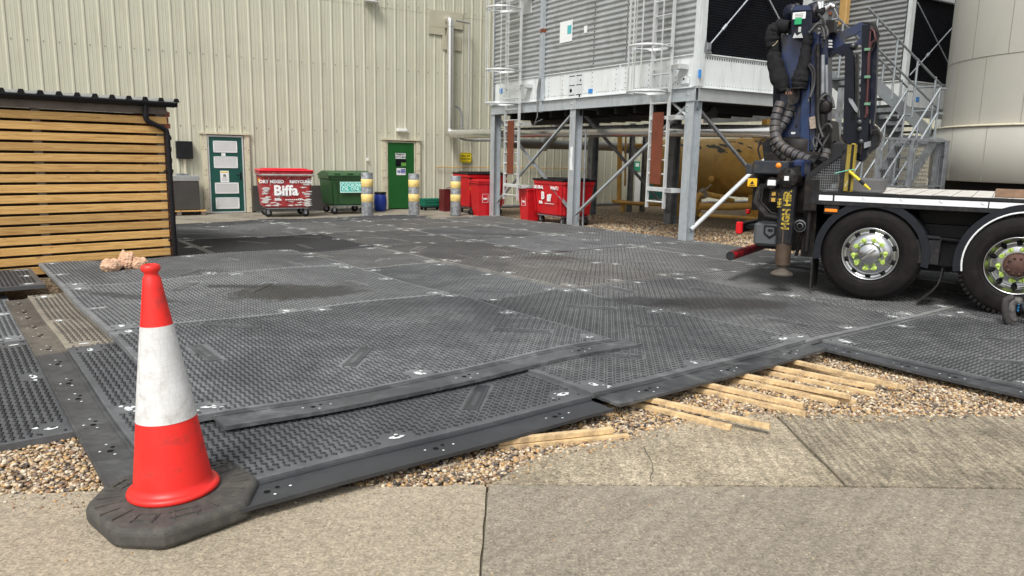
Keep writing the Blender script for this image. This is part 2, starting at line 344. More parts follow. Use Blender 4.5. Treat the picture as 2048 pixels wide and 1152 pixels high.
# crack across the apron slab
pc = [G(x, y, .0) for x, y in ((1303, 966), (1300, 955), (1306, 944), (1305, 930), (1300, 918), (1292, 905), (1287, 893))]
cb = MB()
for i in range(len(pc)-1):
    a_, b_ = pc[i], pc[i+1]; w_ = .0018+.003*random.random()
    cb.add([(a_.x-w_, a_.y, .003), (a_.x+w_, a_.y, .003), (b_.x+w_, b_.y, .003), (b_.x-w_, b_.y, .003)], [(0, 1, 2, 3)])
struct(cb.build('concrete_crack', dark))
pw = [site(-18, 20.5), site(-18, 14), site(3.5, 14.6), site(10.1, 15.6), site(10.35, 17.5), site(10.5, 20.5)]
polysheet('concrete_pavement', pw, -.012, cW)

# ---------------- loose gravel stones (near camera) ----------------
def inpoly(P, poly):
    x, y = P[:, 0], P[:, 1]; r = np.zeros(len(P), bool); n = len(poly)
    for i in range(n):
        x1, y1 = poly[i]; x2, y2 = poly[(i+1) % n]
        c = ((y1 > y) != (y2 > y)) & (x < (x2-x1)*(y-y1)/(y2-y1+1e-12)+x1); r ^= c
    return r
def ico():
    t = (1+5**.5)/2
    v = np.array([(-1, t, 0), (1, t, 0), (-1, -t, 0), (1, -t, 0), (0, -1, t), (0, 1, t), (0, -1, -t), (0, 1, -t), (t, 0, -1), (t, 0, 1), (-t, 0, -1), (-t, 0, 1)], float)
    v /= np.linalg.norm(v[0])
    f = np.array([(0, 11, 5), (0, 5, 1), (0, 1, 7), (0, 7, 10), (0, 10, 11), (1, 5, 9), (5, 11, 4), (11, 10, 2), (10, 7, 6), (7, 1, 8), (3, 9, 4), (3, 4, 2), (3, 2, 6), (3, 6, 8), (3, 8, 9), (4, 9, 5), (2, 4, 11), (6, 2, 10), (8, 6, 7), (9, 8, 1)])
    return v, f
def stones(name, poly, dens, smin, smax, zlo, zhi):
    xs = [p[0] for p in poly]; ys = [p[1] for p in poly]; ar = (max(xs)-min(xs))*(max(ys)-min(ys))
    n = int(ar*dens); P = np.c_[rng.uniform(min(xs), max(xs), n), rng.uniform(min(ys), max(ys), n)]
    P = P[inpoly(P, poly)]; n = len(P)
    v, f = ico(); k = len(v)
    s = rng.uniform(smin, smax, (n, 1, 1))*np.stack([rng.uniform(.8, 1.25, n), rng.uniform(.6, .95, n), rng.uniform(.4, .7, n)], 1)[:, None, :]
    V = v[None]*(1+rng.uniform(-.22, .22, (n, k, 1)))*s
    a = rng.uniform(0, 6.28, n); c, si = np.cos(a)[:, None], np.sin(a)[:, None]
    t = rng.uniform(-.6, .6, n); ct, st = np.cos(t)[:, None], np.sin(t)[:, None]
    X, Y, Z = V[..., 0], V[..., 1], V[..., 2]; Y, Z = Y*ct-Z*st, Y*st+Z*ct; X, Y = X*c-Y*si, X*si+Y*c
    V = np.stack([X+P[:, 0:1], Y+P[:, 1:2], Z+rng.uniform(zlo, zhi, (n, 1))], -1).reshape(-1, 3)
    Fc = (f[None]+(np.arange(n)*k)[:, None, None]).reshape(-1, 3)
    me = bpy.data.meshes.new(name); me.vertices.add(len(V)); me.vertices.foreach_set('co', V.ravel())
    me.loops.add(Fc.size); me.loops.foreach_set('vertex_index', Fc.ravel().astype(np.int32))
    me.polygons.add(len(Fc)); me.polygons.foreach_set('loop_start', np.arange(0, Fc.size, 3, dtype=np.int32)); me.polygons.foreach_set('loop_total', np.full(len(Fc), 3, np.int32))
    me.update(); me.materials.append(stone); o = link(bpy.data.objects.new(name, me)); o['kind'] = 'stuff'; return o
stones('gravel', [(-3.4, 3.12), (-2.4, 3.24), (-1.95, 3.33), (-1.3, 3.40), (-1.6, 3.9), (-2.1, 4.3), (-2.6, 4.15), (-3.5, 3.6)], 9000, .0075, .0175, -.03, .004)
edge = [(-.7, 3.40), (-.35, 3.465), (-.1, 3.50), (.1, 3.74), (.31, 3.92), (.67, 4.12), (1.0, 4.36), (1.32, 4.49), (1.72, 4.60), (2.2, 4.61), (3.35, 4.66), (5.0, 4.7)]
stones('gravel', edge+[(5.2, 4.9), (3.6, 5.6), (3.0, 6.3), (2.7, 6.2), (.9, 5.0), (-.3, 4.0), (-.9, 3.6)], 8200, .0075, .0175, -.03, .003)
# strays on the concrete edge
e2 = [(x, y-.10-.07*math.sin(x*9)) for x, y in edge[2:]]
stones('gravel', e2+edge[2:][::-1], 900, .006, .012, .001, .005)
stones('gravel', [(-3.2, 3.0), (-.8, 3.22), (-.75, 3.36), (-1.9, 3.33), (-3.3, 3.15)], 350, .004, .010, .001, .004)
# gravel under and in front of the cooling tower
stones('gravel', [(-3.2, 1.6), (3.6, 1.6), (3.6, 3.5), (-.2, 3.4), (-3.2, 3.1)], 26, .003, .0075, .001, .003)
pf = [tuple(site(*q).xy) for q in ((10.15, 16), (10.3, 9.2), (11.6, 8.6), (13.5, 9), (13.5, 17), (10.6, 17.3))]
stones('gravel', pf, 500, .014, .03, -.03, -.012)

# ---------------- ground protection mats ----------------
EA = R(38); EE = Vector((math.cos(EA), math.sin(EA), 0)); NN = Vector((-math.sin(EA), math.cos(EA), 0))
def EN(e, n, z=0): return EE*e+NN*n+Vector((0, 0, z))
def mat_material(name='mat plastic', dm=1., da_=0., base=(.052, .055, .061), pm=1.):
    m = bpy.data.materials.new(name); m.use_nodes = True; N = m.node_tree.nodes; L = m.node_tree.links; b = N['Principled BSDF']
    g = N.new('ShaderNodeNewGeometry'); P = g.outputs['Position']
    def noise(s, d=6, r=.65, sc_=None, dist=0):
        n = N.new('ShaderNodeTexNoise'); n.inputs['Scale'].default_value = s; n.inputs['Detail'].default_value = d; n.inputs['Roughness'].default_value = r; n.inputs['Distortion'].default_value = dist
        if sc_:
            mp = N.new('ShaderNodeMapping'); mp.inputs['Scale'].default_value = sc_; mp.inputs['Rotation'].default_value = (0, 0, .5); L.new(P, mp.inputs[0]); L.new(mp.outputs[0], n.inputs[0])
        else: L.new(P, n.inputs[0])
        return n.outputs[0]
    def rr(x, a, b_, c, d):
        q = N.new('ShaderNodeMapRange'); q.inputs[1].default_value = a; q.inputs[2].default_value = b_; q.inputs[3].default_value = c; q.inputs[4].default_value = d; L.new(x, q.inputs[0]); return q.outputs[0]
    def mth(op, a, b_):
        q = N.new('ShaderNodeMath'); q.operation = op
        for i, c in enumerate((a, b_)):
            if isinstance(c, (int, float)): q.inputs[i].default_value = c
            else: L.new(c, q.inputs[i])
        return q.outputs[0]
    def mix(f, a, b_):
        q = N.new('ShaderNodeMix'); q.data_type = 'RGBA'; L.new(f, q.inputs[0])
        for i, c in ((6, a), (7, b_)):
            if isinstance(c, tuple): q.inputs[i].default_value = (*c, 1)
            else: L.new(c, q.inputs[i])
        return q.outputs[2]
    oi = N.new('ShaderNodeObjectInfo'); sep = N.new('ShaderNodeSeparateColor'); L.new(oi.outputs['Color'], sep.inputs[0])
    d1 = rr(noise(.8, 9, .74, None, .9), .39, .64, .08, 1); d2 = rr(noise(9, 6, .75), .4, .7, .25, 1)
    dust = mth('MULTIPLY', mth('MULTIPLY', d1, d2), sep.outputs[0])
    dust = mth('ADD', dust, mth('MULTIPLY', sep.outputs[1], rr(noise(2.3, 9, .82, None, .5), .28, .70, .35, 1.05)))
    streak = mth('MULTIPLY', rr(noise(1, 5, .7, (1.6, 9, 1)), .56, .72, 0, .5), sep.outputs[0])
    dust = mth('ADD', dust, streak)
    if dm != 1: dust = mth('MULTIPLY', dust, dm)
    if da_: dust = mth('ADD', dust, mth('MULTIPLY', da_, rr(noise(3.5, 8, .85), .42, .62, 0, 1)))
    q = N.new('ShaderNodeMath'); q.operation = 'MINIMUM'; q.inputs[1].default_value = .9; L.new(dust, q.inputs[0]); dust = q.outputs[0]
    tint = mix(sep.outputs[2], (.235, .248, .25), (.34, .295, .22))
    col = mix(dust, base, tint)
    rough = rr(dust, 0, .6, .40, .85)
    # dried oil and mud patches at fixed places
    def patch(px, py, rx, ry, rot, c, amt, ro):
        nonlocal col, rough
        p = G(px, py, .1); mp = N.new('ShaderNodeMapping'); mp.vector_type = 'TEXTURE'; mp.inputs['Location'].default_value = (p.x, p.y, .1); mp.inputs['Rotation'].default_value = (0, 0, rot); mp.inputs['Scale'].default_value = (rx, ry, 5)
        L.new(P, mp.inputs[0]); ln = N.new('ShaderNodeVectorMath'); ln.operation = 'LENGTH'; L.new(mp.outputs[0], ln.inputs[0])
        f = rr(mth('ADD', ln.outputs['Value'], mth('MULTIPLY', noise(2.6, 10, .8, None, 1.5), 2.3)), 1.80, 2.12, min(1, amt*pm*1.1), 0)
        col = mix(f, col, c)
        q = N.new('ShaderNodeMix'); L.new(f, q.inputs[0]); L.new(rough, q.inputs[2]); q.inputs[3].default_value = ro; rough = q.outputs[0]
    patch(590, 592, .85, .50, .1, (.026, .023, .018), .9, .38)
    patch(470, 580, .5, .12, .0, (.02, .02, .02), .8, .5)
    patch(1440, 605, 1.05, .42, .05, (.024, .021, .017), .85, .38)
    patch(1300, 600, .6, .3, .0, (.018, .018, .02), .7, .45)
    patch(270, 600, .8, .12, -.3, (.02, .02, .02), .6, .5)
    patch(1105, 516, .55, .2, 0, (.04, .012, .014), .5, .5)
    patch(1120, 502, .25, .12, 0, (.06, .012, .02), .5, .5)
    patch(1010, 468, .7, .2, 0, (.015, .015, .016), .7, .5)
    L.new(col, b.inputs['Base Color']); L.new(rough, b.inputs['Roughness'])
    bp = N.new('ShaderNodeBump'); bp.inputs['Strength'].default_value = .25; bp.inputs['Distance'].default_value = .004; L.new(noise(70, 4, .7), bp.inputs['Height']); L.new(bp.outputs[0], b.inputs['Normal'])
    return m
matm = mat_material(); matstud = mat_material('mat stud plastic', .40, 0., (.016, .0165, .020), .45); matflange = mat_material('mat flange plastic', .75, 0., (.019, .020, .024)); matedge = mat_material('dusty mat edge plastic', 1.1, .07)
markm = M('white connector marks', (.74, .79, .78), .6, 0, .2, 30, dirt=(.2, .21, .21), da=.3, ds=45)
holem = M('dark hole', (.006, .006, .006), .8)
def mat_mesh(w_, h_, orient=1, seed=0, dx=0.):
    r = random.Random(seed); b = MB(); th = .036
    gx, gy = 26, 30
    for zz in (0, th): b.add([(w_*i/gx, h_*j/gy, zz) for j in range(gy+1) for i in range(gx+1)], [(j*(gx+1)+i, j*(gx+1)+i+1, (j+1)*(gx+1)+i+1, (j+1)*(gx+1)+i) for j in range(gy) for i in range(gx)])
    rim = [(w_*i/gx, 0) for i in range(gx)]+[(w_, h_*j/gy) for j in range(gy)]+[(w_*(1-i/gx), h_) for i in range(gx)]+[(0, h_*(1-j/gy)) for j in range(gy)]
    nr = len(rim); b.add([(x, y, z) for z in (0, th) for x, y in rim], [(i, (i+1) % nr, nr+(i+1) % nr, nr+i) for i in range(nr)])
    for q in [(w_*i/20, w_*(i+1)/20, y0, y0+.012) for i in range(20) for y0 in (0, h_-.012)]+[(x0, x0+.012, .012+(h_-.024)*i/20, .012+(h_-.024)*(i+1)/20) for i in range(20) for x0 in (0, w_-.012)]: b.box(*q, th, th+.0025, 4)
    plates = []
    for k in range(r.choice([3, 4])):
        for tr_ in range(20):
            px, py = r.uniform(.3, w_-.3), r.uniform(.3, h_-.3)
            if all((px-q[0])**2+(py-q[1])**2 > .6 for q in plates): break
        plates.append((px, py, r.choice([.25, .5])*math.pi*r.choice([1, -1, 3])+r.uniform(-.05, .05), r.uniform(.2, .27), .05))
    for px, py, a, l, hw in plates:
        Mx = Matrix.Translation((px, py, 0)) @ Matrix.Rotation(a, 4, 'Z')
        [b.box(-l+l*i/4, -l+l*(i+1)/4, -hw, hw, th-.01, th+.0045, 3, Mx) for i in range(8)]
        for q in (-1, 1): [b.box(-l+l*i/4, -l+l*(i+1)/4, q*hw*.85-.002, q*hw*.85+.002, th+.0035, th+.0065, 0, Mx) for i in range(8)]
        for q in range(int(l*34)):
            xx = -l*.62+q*.036; b.box(xx, xx+.014, -.016, .014, th+.0045, th+.006, 0, Mx)
    marks = [(x, y) for x in (.13, w_-.13) for y in (.13, h_-.13)]+[(.10, h_*.47), (w_-.10, h_*.53), (w_*.46, .1), (w_*.54, h_-.1)]
    c = .082; nx, ny = int((w_-.03)/c), int((h_-.03)/c); ox, oy = (w_-nx*c)/2, (h_-ny*c)/2
    a = orient*math.pi/4; ca, sa = math.cos(a), math.sin(a)
    pl = [(p[0], p[1], math.cos(p[2]), math.sin(p[2]), p[3], p[4]) for p in plates]
    V = b.v; Fa = b.f; Mi = b.m; Sm = b.sm
    for i in range(nx*2):
        for j in range(ny*2):
            x = ox+(i+.5)*c/2; y = oy+(j+.5)*c/2
            if any((x-m_[0])**2+(y-m_[1])**2 < .0085 for m_ in marks): continue
            bad = False
            for q in pl:
                ux = (x-q[0])*q[2]+(y-q[1])*q[3]; uy = -(x-q[0])*q[3]+(y-q[1])*q[2]
                if abs(ux) < q[4]+.02 and abs(uy) < q[5]+.018: bad = True; break
            if bad: continue
            long = (i+j) % 2 == 0
            L_, W_ = (.0158, .0060) if long else (.0066, .0060)
            z0, z1 = th-.003, th+.009; n = len(V)
            for (lx, ly, z, k) in ((-1, -1, z0, 1), (1, -1, z0, 1), (1, 1, z0, 1), (-1, 1, z0, 1), (-1, -1, z1, .72), (1, -1, z1, .72), (1, 1, z1, .72), (-1, 1, z1, .72)):
                xx, yy = lx*(L_+(k-1)*.006), ly*(W_+(k-1)*.006)
                V.append((x+xx*ca-yy*sa, y+xx*sa+yy*ca, z))
            for f in ((4, 5, 6, 7), (0, 1, 5, 4), (1, 2, 6, 5), (2, 3, 7, 6), (3, 0, 4, 7)):
                Fa.append([n+q for q in f]); Mi.append(3); Sm.append(False)
    for x, y in marks:
        al = r.choice([0, math.pi/2]); Mx = Matrix.Translation((x, y, 0)) @ Matrix.Rotation(al, 4, 'Z')
        k = 14; s_ = r.uniform(.62, .9)
        k = 18; o1 = []
        for t in range(k): j_ = r.uniform(.72, 1.12); o1.append(Mx @ Vector((.062*s_*j_*math.cos(t*2*math.pi/k), .032*s_*j_*math.sin(t*2*math.pi/k), th+.003)))
        b.add(o1, [tuple(range(k))], 1); k = 12
        for q in range(r.choice([0, 2, 3])):
            qx, qy, qr = r.uniform(-.11, .11), r.uniform(-.06, .06), r.uniform(.006, .014); b.add([Mx @ Vector((qx+qr*1.5*r.uniform(.6, 1.2)*math.cos(t*2*math.pi/9), qy+qr*r.uniform(.6, 1.2)*math.sin(t*2*math.pi/9), th+.0032)) for t in range(9)], [tuple(range(9))], 1)
        if r.random() < .35: continue
        o2 = [Mx @ Vector((.010+.017*math.cos(t*2*math.pi/k), .006+.008*math.sin(t*2*math.pi/k), th+.0045)) for t in range(k)]
        b.add(o2, [tuple(range(k))], 2)
    me = bpy.data.meshes.new('ground_mat'); me.from_pydata(V, [], Fa); me.polygons.foreach_set('material_index', Mi)
    for q in (matm, markm, holem, matstud, matedge): me.materials.append(q)
    me.update(); return me
def flange(x0, x1, y0, y1, z, zt, along, par, seed=1, inner=None):
    """low smooth connecting flange, lip along its outer edge"""
    r = random.Random(seed); b = MB(); lip = .012; K = 18
    for i in range(K):
        f0, f1 = i/K, (i+1)/K
        if along == 'x':
            a0, a1 = x0+(x1-x0)*f0, x0+(x1-x0)*f1; b.box(a0, a1, y0, y1, z, zt); b.box(a0, a1, y0, y0+lip, zt, zt+.004)
            if inner: b.box(a0, a1, y1-.02, y1, zt, zt+.006)
        else:
            a0, a1 = y0+(y1-y0)*f0, y0+(y1-y0)*f1; b.box(x0, x1, a0, a1, z, zt); b.box(x0, x0+lip, a0, a1, zt, zt+.004)
            if inner: b.box(x1-.02, x1, a0, a1, zt, zt+.006)
    if along == 'x': L_ = x1-x0; hs_ = [(x0+L_*(i+.5)/3+r.uniform(-.08, .08), (y0+y1)/2) for i in range(3)]
    else: L_ = y1-y0; hs_ = [((x0+x1)/2, y0+L_*(i+.5)/6+r.uniform(-.1, .1)) for i in range(6)]
    for hx, hy in hs_:
        for (dx, dy, rad, mi) in ((0, 0, .016, 2), (.055, .02, .011, 2), (-.06, .01, .007, 1), (.11, .0, .007, 1), (.02, -.045, .007, 1)):
            if along == 'y': dx, dy = dy, dx
            k = 12; b.add([(hx+dx+rad*math.cos(t*2*math.pi/k), hy+dy+rad*math.sin(t*2*math.pi/k), zt+.0015+.0005*mi) for t in range(k)], [tuple(range(k))], mi)
    o = b.build('flange', [matflange, markm, holem], par); drape(o.data, par); return o
meshcache = {}
def drape_h(x, y):
    """gentle sag and swell of the laid mats, metres"""
    e = x*EE.x+y*EE.y; n = x*NN.x+y*NN.y
    h = .013*np.sin(e*2.3+.7*np.sin(n*.9))+.012*np.sin(n*2.05+1.1+.8*np.sin(e*.7))+.008*np.sin(e*1.1+n*1.6+2.)+.004*np.sin(e*4.7-n*3.9)
    k = np.clip((e-6.0)/1.6, 0, 1); k = 1-.72*k*k*(3-2*k)
    f = np.clip((n-3.0)/.9, .45, 1)
    g_ = 1-np.exp(-((x+1.5)**2+(y-3.2)**2)/.45)
    return (h*k*f+.006)*g_
def drape(me, root, extra=None):
    co_ = np.empty(len(me.vertices)*3); me.vertices.foreach_get('co', co_); co_ = co_.reshape(-1, 3)
    ca, sa = math.cos(EA), math.sin(EA); x = root.location.x+co_[:, 0]*ca-co_[:, 1]*sa; y = root.location.y+co_[:, 0]*sa+co_[:, 1]*ca
    co_[:, 2] += drape_h(x, y)
    if extra: co_[:, 2] += extra(co_[:, 0], co_[:, 1])
    me.vertices.foreach_set('co', co_.ravel()); me.update()
def make_mat(e0, e1, n0, n1, z, label, tone, orient=-1, fl=None, tilt=0, tilt2=0, seed=None):
    w_, h_ = round(e1-e0-.012, 2), round(n1-n0-.012, 2)
    sd_ = (seed if seed is not None else random.randint(0, 2)); key = (w_, h_, orient, sd_)
    if key not in meshcache: meshcache[key] = mat_mesh(w_, h_, orient, int(w_*977+h_*331+sd_*57+orient*11))
    p = EN(e0+.006, n0+.006, z)
    root = thing('ground_mat', label, 'ground mat', p, EA, 'black plastic ground protection mats')
    root.rotation_euler = (tilt, tilt2, EA)
    me_ = meshcache[key].copy(); drape(me_, root); o = bpy.data.objects.new('mat_panel', me_); link(o, root); o.color = (*tone, 1)
    if fl:
        for q in fl: f = flange(*q[:4], q[4], q[5], q[6], root, seed=int(abs(e0*7+n0*3)) % 9+len(q), inner=True); f.color = (*(q[7] if len(q) > 7 else tone), 1)
    return root
# tone = (patchy dust, overall dust, brownness)
NB = [3.30, 6.28, 8.95, 11.0, 13.2, 15.3]; EB = [.72, 3.25, 5.72, 7.65, 9.6, 11.35]
names = {(0, 0): 'black studded mat with smooth front flange behind the traffic cone', (1, 0): 'studded mat whose front flange rests on the sawn battens',
         (0, 1): 'brown dusty studded mat beside the left connecting flange', (1, 1): 'studded mat half under the right edge of the stacked mats'}
rown = ['front', 'second', 'third', 'fourth', 'back']; coln = ['leftmost', 'second', 'third', 'fourth', 'rightmost']
for i in range(5):
    for j in range(5):
        if i == 0 and j in (2, 4): continue
        if (i, j) in ((0, 3),): e0, e1 = 1.75, EB[1]
        else: e0, e1 = EB[i], EB[i+1]
        n0, n1 = NB[j], NB[j+1]
        tone = {(0, 0): (.5, .16, 0), (0, 1): (.6, .75, .9), (1, 0): (.7, .28, .05), (0, 3): (.1, .02, .2), (1, 3): (.2, .06, .1), (2, 0): (.85, .45, .1), (2, 1): (.9, .6, .35), (1, 2): (.9, .7, .2), (1, 3): (.2, .06, .1), (2, 3): (.8, .45, .3), (1, 1): (.8, .4, 0), (2, 2): (.6, .36, .4)}.get((i, j), (random.uniform(.85, 1.0), random.uniform(.5, .8), random.uniform(0, .35)))
        fl = None
        if (i, j) == (0, 0): fl = [(.0, 2.5, -.22, -.004, .0, .016, 'x', (.2, .12, 0)), (-.2, -.004, .02, 2.95, .0, .016, 'y', (.5, .15, .1))]
        if (i, j) == (0, 1): fl = [(-.2, -.004, .0, 2.6, .0, .016, 'y', (.6, .35, .9))]
        if (i, j) == (1, 0): fl = [(.02, 2.42, -.22, -.004, .0, .016, 'x', (.8, .12, .1))]
        make_mat(e0, e1, n0, n1, .064 if (i, j) == (1, 0) else .050 if (i, j) == (0, 0) else .042+.004*((i*3+j*5) % 4), names.get((i, j), f'dark studded mat, {coln[i]} in the {rown[j]} row of the laid mats'), tone, 1 if (i+2*j) % 4 == 3 else -1, fl, random.uniform(-.004, .004), random.uniform(-.004, .004))
# far extra cells and mats under the truck
k = 0
for (e0, e1, n0, n1, lab) in ((5.72, 8.2, .42, 3.28, 'studded mat with a flange at the front right, ahead of the truck wheels'), (8.22, 10.7, .42, 3.28, 'studded mat under the rear wheels of the truck'),
                        (5.72, 8.2, -2.5, .40, 'studded mat at the right edge of the picture, nearest row'), (8.22, 10.7, -2.5, .40, 'studded mat under the middle of the truck'), (10.72, 13.2, -2.5, .40, 'studded mat behind the middle of the truck'), (10.72, 13.2, .42, 3.28, 'studded mat behind the rear wheels of the truck'), (11.37, 13.4, 3.3, 6.2, 'studded mat behind the rear lamps of the truck'),
                        (3.25, 5.72, 15.32, 16.3, 'narrow strip mat at the far left of the laid mats'), (5.72, 7.65, 15.32, 16.5, 'strip mat against the concrete in front of the first bollard'), (7.65, 9.6, 15.32, 16.5, 'strip mat against the concrete in front of the third bollard')):
    fl = [(-.2, -.004, .0, 2.84, .0, .016, 'y', (.6, .1, 0))] if k == 0 else None
    make_mat(e0 if k else e0+.2, e1, n0, n1, .046, lab, (random.uniform(.5, .9), random.uniform(.18, .34), .1), -1, fl); k += 1
# left mats
make_mat(-2.0, .57, 4.60, 6.97, .006, 'black studded mat at the left edge, over the gravel', (.35, .12, .0), -1, None, 0, 0)
make_mat(-2.0, .57, 7.0, 9.35, .006, 'dusty grey studded mat at the left edge, second from the gravel', (.7, .6, .0), -1)
make_mat(-2.0, .90, 9.02, 10.35, .13, 'black grooved mat raised beside the timber shed', (.2, .10, .1), -1)
# stacked upper mats
UB = [4.16, 6.52, 8.92, 10.98]
ulab = ['front mat of the upper stack, edged by a scuffed flange', 'middle mat of the upper stack, with a brown oily patch', 'rear mat of the upper stack, touching the tan sacks']
utone = [(.9, .30, 0), (1.0, .72, .05), (1.0, .62, .05)]
for j in range(3):
    fl = [(.12, 3.40, -.21, -.004, .0, .02, 'x', (1.0, .22, 0))] if j == 0 else None
    make_mat(1.03, 4.30, UB[j], UB[j+1], .108, ulab[j], utone[j], -1, fl, .001*(1-j), 0)

# ---------------- sawn battens ----------------
def bp_(x, y, z): q = G(x, y, z); return (q.x, q.y)
pl = []
for (x0, y0, x1, y1, z, ext, lab) in (
    (1030, 880, 1225, 860, .038, .1, 'shorter pale batten on top of the pair lying nearest the cone'), (1030, 893, 1257, 873, .002, .1, 'longer pale batten beneath in the pair lying nearest the cone'),
    (1312, 802, 1540, 853, .057, .5, 'long sawn batten on top of the pair reaching onto the concrete apron'), (1322, 821, 1462, 855, .016, .5, 'shorter sawn batten beneath the one reaching onto the apron'),
    (1425, 772, 1608, 812, .054, .5, 'sawn batten on top of the second pair from the cone side'), (1420, 785, 1612, 828, .014, .5, 'dark ended batten beneath in the second pair from the cone side'),
    (1512, 756, 1702, 794, .056, .5, 'batten on top of the trio in the middle of the gravel'), (1500, 767, 1676, 806, .016, .5, 'shortest batten beneath in the trio on the gravel'), (1530, 773, 1712, 805, .012, .4, 'hidden rear batten of the trio on the gravel'),
    (1590, 743, 1750, 774, .056, .5, 'batten on top of the fourth pair on the gravel'), (1578, 754, 1752, 790, .014, .5, 'batten beneath in the fourth pair on the gravel'),
    (1642, 736, 1796, 772, .056, .4, 'batten on top of the rearmost pair below the mat corner'), (1670, 747, 1812, 776, .014, .4, 'thin rearmost batten on the gravel below the mat corner')):
    a_, c_ = Vector(bp_(x0, y0, z)), Vector(bp_(x1, y1, z)); a_ = a_-(c_-a_).normalized()*ext
    pl.append((tuple(a_), tuple(c_), z, lab))
for a_, c_, z, lab in pl:
    a_ = Vector((*a_, z)); c_ = Vector((*c_, z)); b = MB(); l = (c_-a_).length; b.rbox(0, l, -.018, .018, -.016, .016, .002)
    o = b.build('timber_batten', battenm); o.location = a_; o.rotation_euler = (0, 0, math.atan2(c_.y-a_.y, c_.x-a_.x)); tag(o, lab, 'timber', 'sawn battens on the gravel')

# ---------------- traffic cone ----------------
cx, cy = -1.50, 3.165
t = thing('traffic_cone', 'orange and white traffic cone on a black octagonal rubber base', 'traffic cone', (cx, cy, .0))
t.rotation_euler = (0, R(-2.4), 0)
oct_ = [(-1.835, 3.03), (-1.585, 2.80), (-1.375, 2.78), (-1.125, 3.04), (-1.155, 3.29), (-1.39, 3.545), (-1.62, 3.56), (-1.87, 3.30)]
oc_ = [Vector((x-cx, y-cy)) for x, y in oct_]; oct_ = []
for i in range(8):
    a_, c_, d_ = oc_[i-1], oc_[i], oc_[(i+1) % 8]; a2 = c_.lerp(a_, .12); d2 = c_.lerp(d_, .12)
    oct_ += [tuple(a2), tuple((a2+d2)/4+c_/2), tuple(d2)]
KN = len(oct_)
def ringo(k, z): return [(x*k, y*k, z) for x, y in oct_]
b = MB(); n = 8; rs = [ringo(.95, .0), ringo(.985, .006), ringo(1., .02), ringo(1., .058), ringo(.99, .070), ringo(.972, .079), ringo(.94, .085), ringo(.90, .0865), ringo(.45, .092)]
vs_ = sum(rs, []); b.add(vs_[-KN:], [tuple(range(KN))]); b.add(vs_[:KN], [tuple(range(KN-1, -1, -1))])
fs = [(k*KN+i, k*KN+(i+1) % KN, k*KN+KN+(i+1) % KN, k*KN+KN+i) for k in range(len(rs)-1) for i in range(KN)]
b.add(vs_, fs, 0, False)
for i in range(22):   # moulded ribs
    a_ = 2*math.pi*i/22; Mx = Matrix.Rotation(a_, 4, 'Z'); rr_ = .235 if i % 3 else .215
    b.box(rr_, .315, -.0025, .0025, .084, .0925, 0, Mx)
for a_, s_ in ((-1.0, .06), (-1.55, .045), (2.9, .045)):
    Mx = Matrix.Rotation(a_, 4, 'Z') @ Matrix.Translation((.268, 0, 0)) @ Matrix.Rotation(R(90), 4, 'Z')
    for (x0, x1, y0, y1) in ((-s_, s_, -.028, -.025), (-s_, s_, .025, .028), (-s_, -s_+.003, -.025, .025), (s_-.003, s_, -.025, .025)): b.box(x0, x1, y0, y1, .084, .0935, 0, Mx)
b.build('base', conebase, t)
b = MB()
b.lathe([(.150, .088), (.186, .090), (.195, .100), (.192, .113), (.180, .120), (.166, .122), (.162, .150), (.124, .435), (.0655, .850), (.042, 1.01), (.036, 1.055), (.028, 1.068), (.028, 1.078), (.037, 1.086), (.040, 1.098), (.036, 1.110), (.026, 1.114), (.022, 1.09), (.02, 1.01)], 56)
b.build('cone_body', orange, t)
sleeve = M('white reflective sleeve', (.66, .67, .67), .4, 0, .12, 10, bump=.12, bs=30, dirt=(.5, .49, .47), da=.3, ds=12)
def sleeve_nodes():
    N = sleeve.node_tree.nodes; L = sleeve.node_tree.links; b_ = N['Principled BSDF']
    tc = N.new('ShaderNodeTexCoord'); v = N.new('ShaderNodeTexVoronoi'); v.feature = 'DISTANCE_TO_EDGE'; v.inputs['Scale'].default_value = 42; v.inputs['Randomness'].default_value = .25; L.new(tc.outputs['Object'], v.inputs[0])
    r_ = N.new('ShaderNodeMapRange'); r_.inputs[1].default_value = .0; r_.inputs[2].default_value = .10; r_.inputs[3].default_value = .90; r_.inputs[4].default_value = 1.; L.new(v.outputs['Distance'], r_.inputs[0])
    old = b_.inputs['Base Color'].links[0].from_socket
    mu = N.new('ShaderNodeVectorMath'); mu.operation = 'SCALE'; L.new(old, mu.inputs[0]); L.new(r_.outputs[0], mu.inputs['Scale']); L.new(mu.outputs[0], b_.inputs['Base Color'])
sleeve_nodes()
b = MB(); b.lathe([(.1265, .433), (.1258, .437), (.0675, .846), (.0668, .850)], 56)
b.build('reflective_sleeve', sleeve, t)
b = MB()
for a_ in (R(232),):
    for (z0, z1, rr0, rr1) in ((.437, .846, .1260, .0677),):
        b.beam((rr0*math.cos(a_), rr0*math.sin(a_), z0), (rr1*math.cos(a_), rr1*math.sin(a_), z1), .004, .003)
    b.beam((.0658*math.cos(a_), .0658*math.sin(a_), .852), (.0365*math.cos(a_), .0365*math.sin(a_), 1.055), .003, .003, 1)
b.build('seam', [sleeve, orange], t)

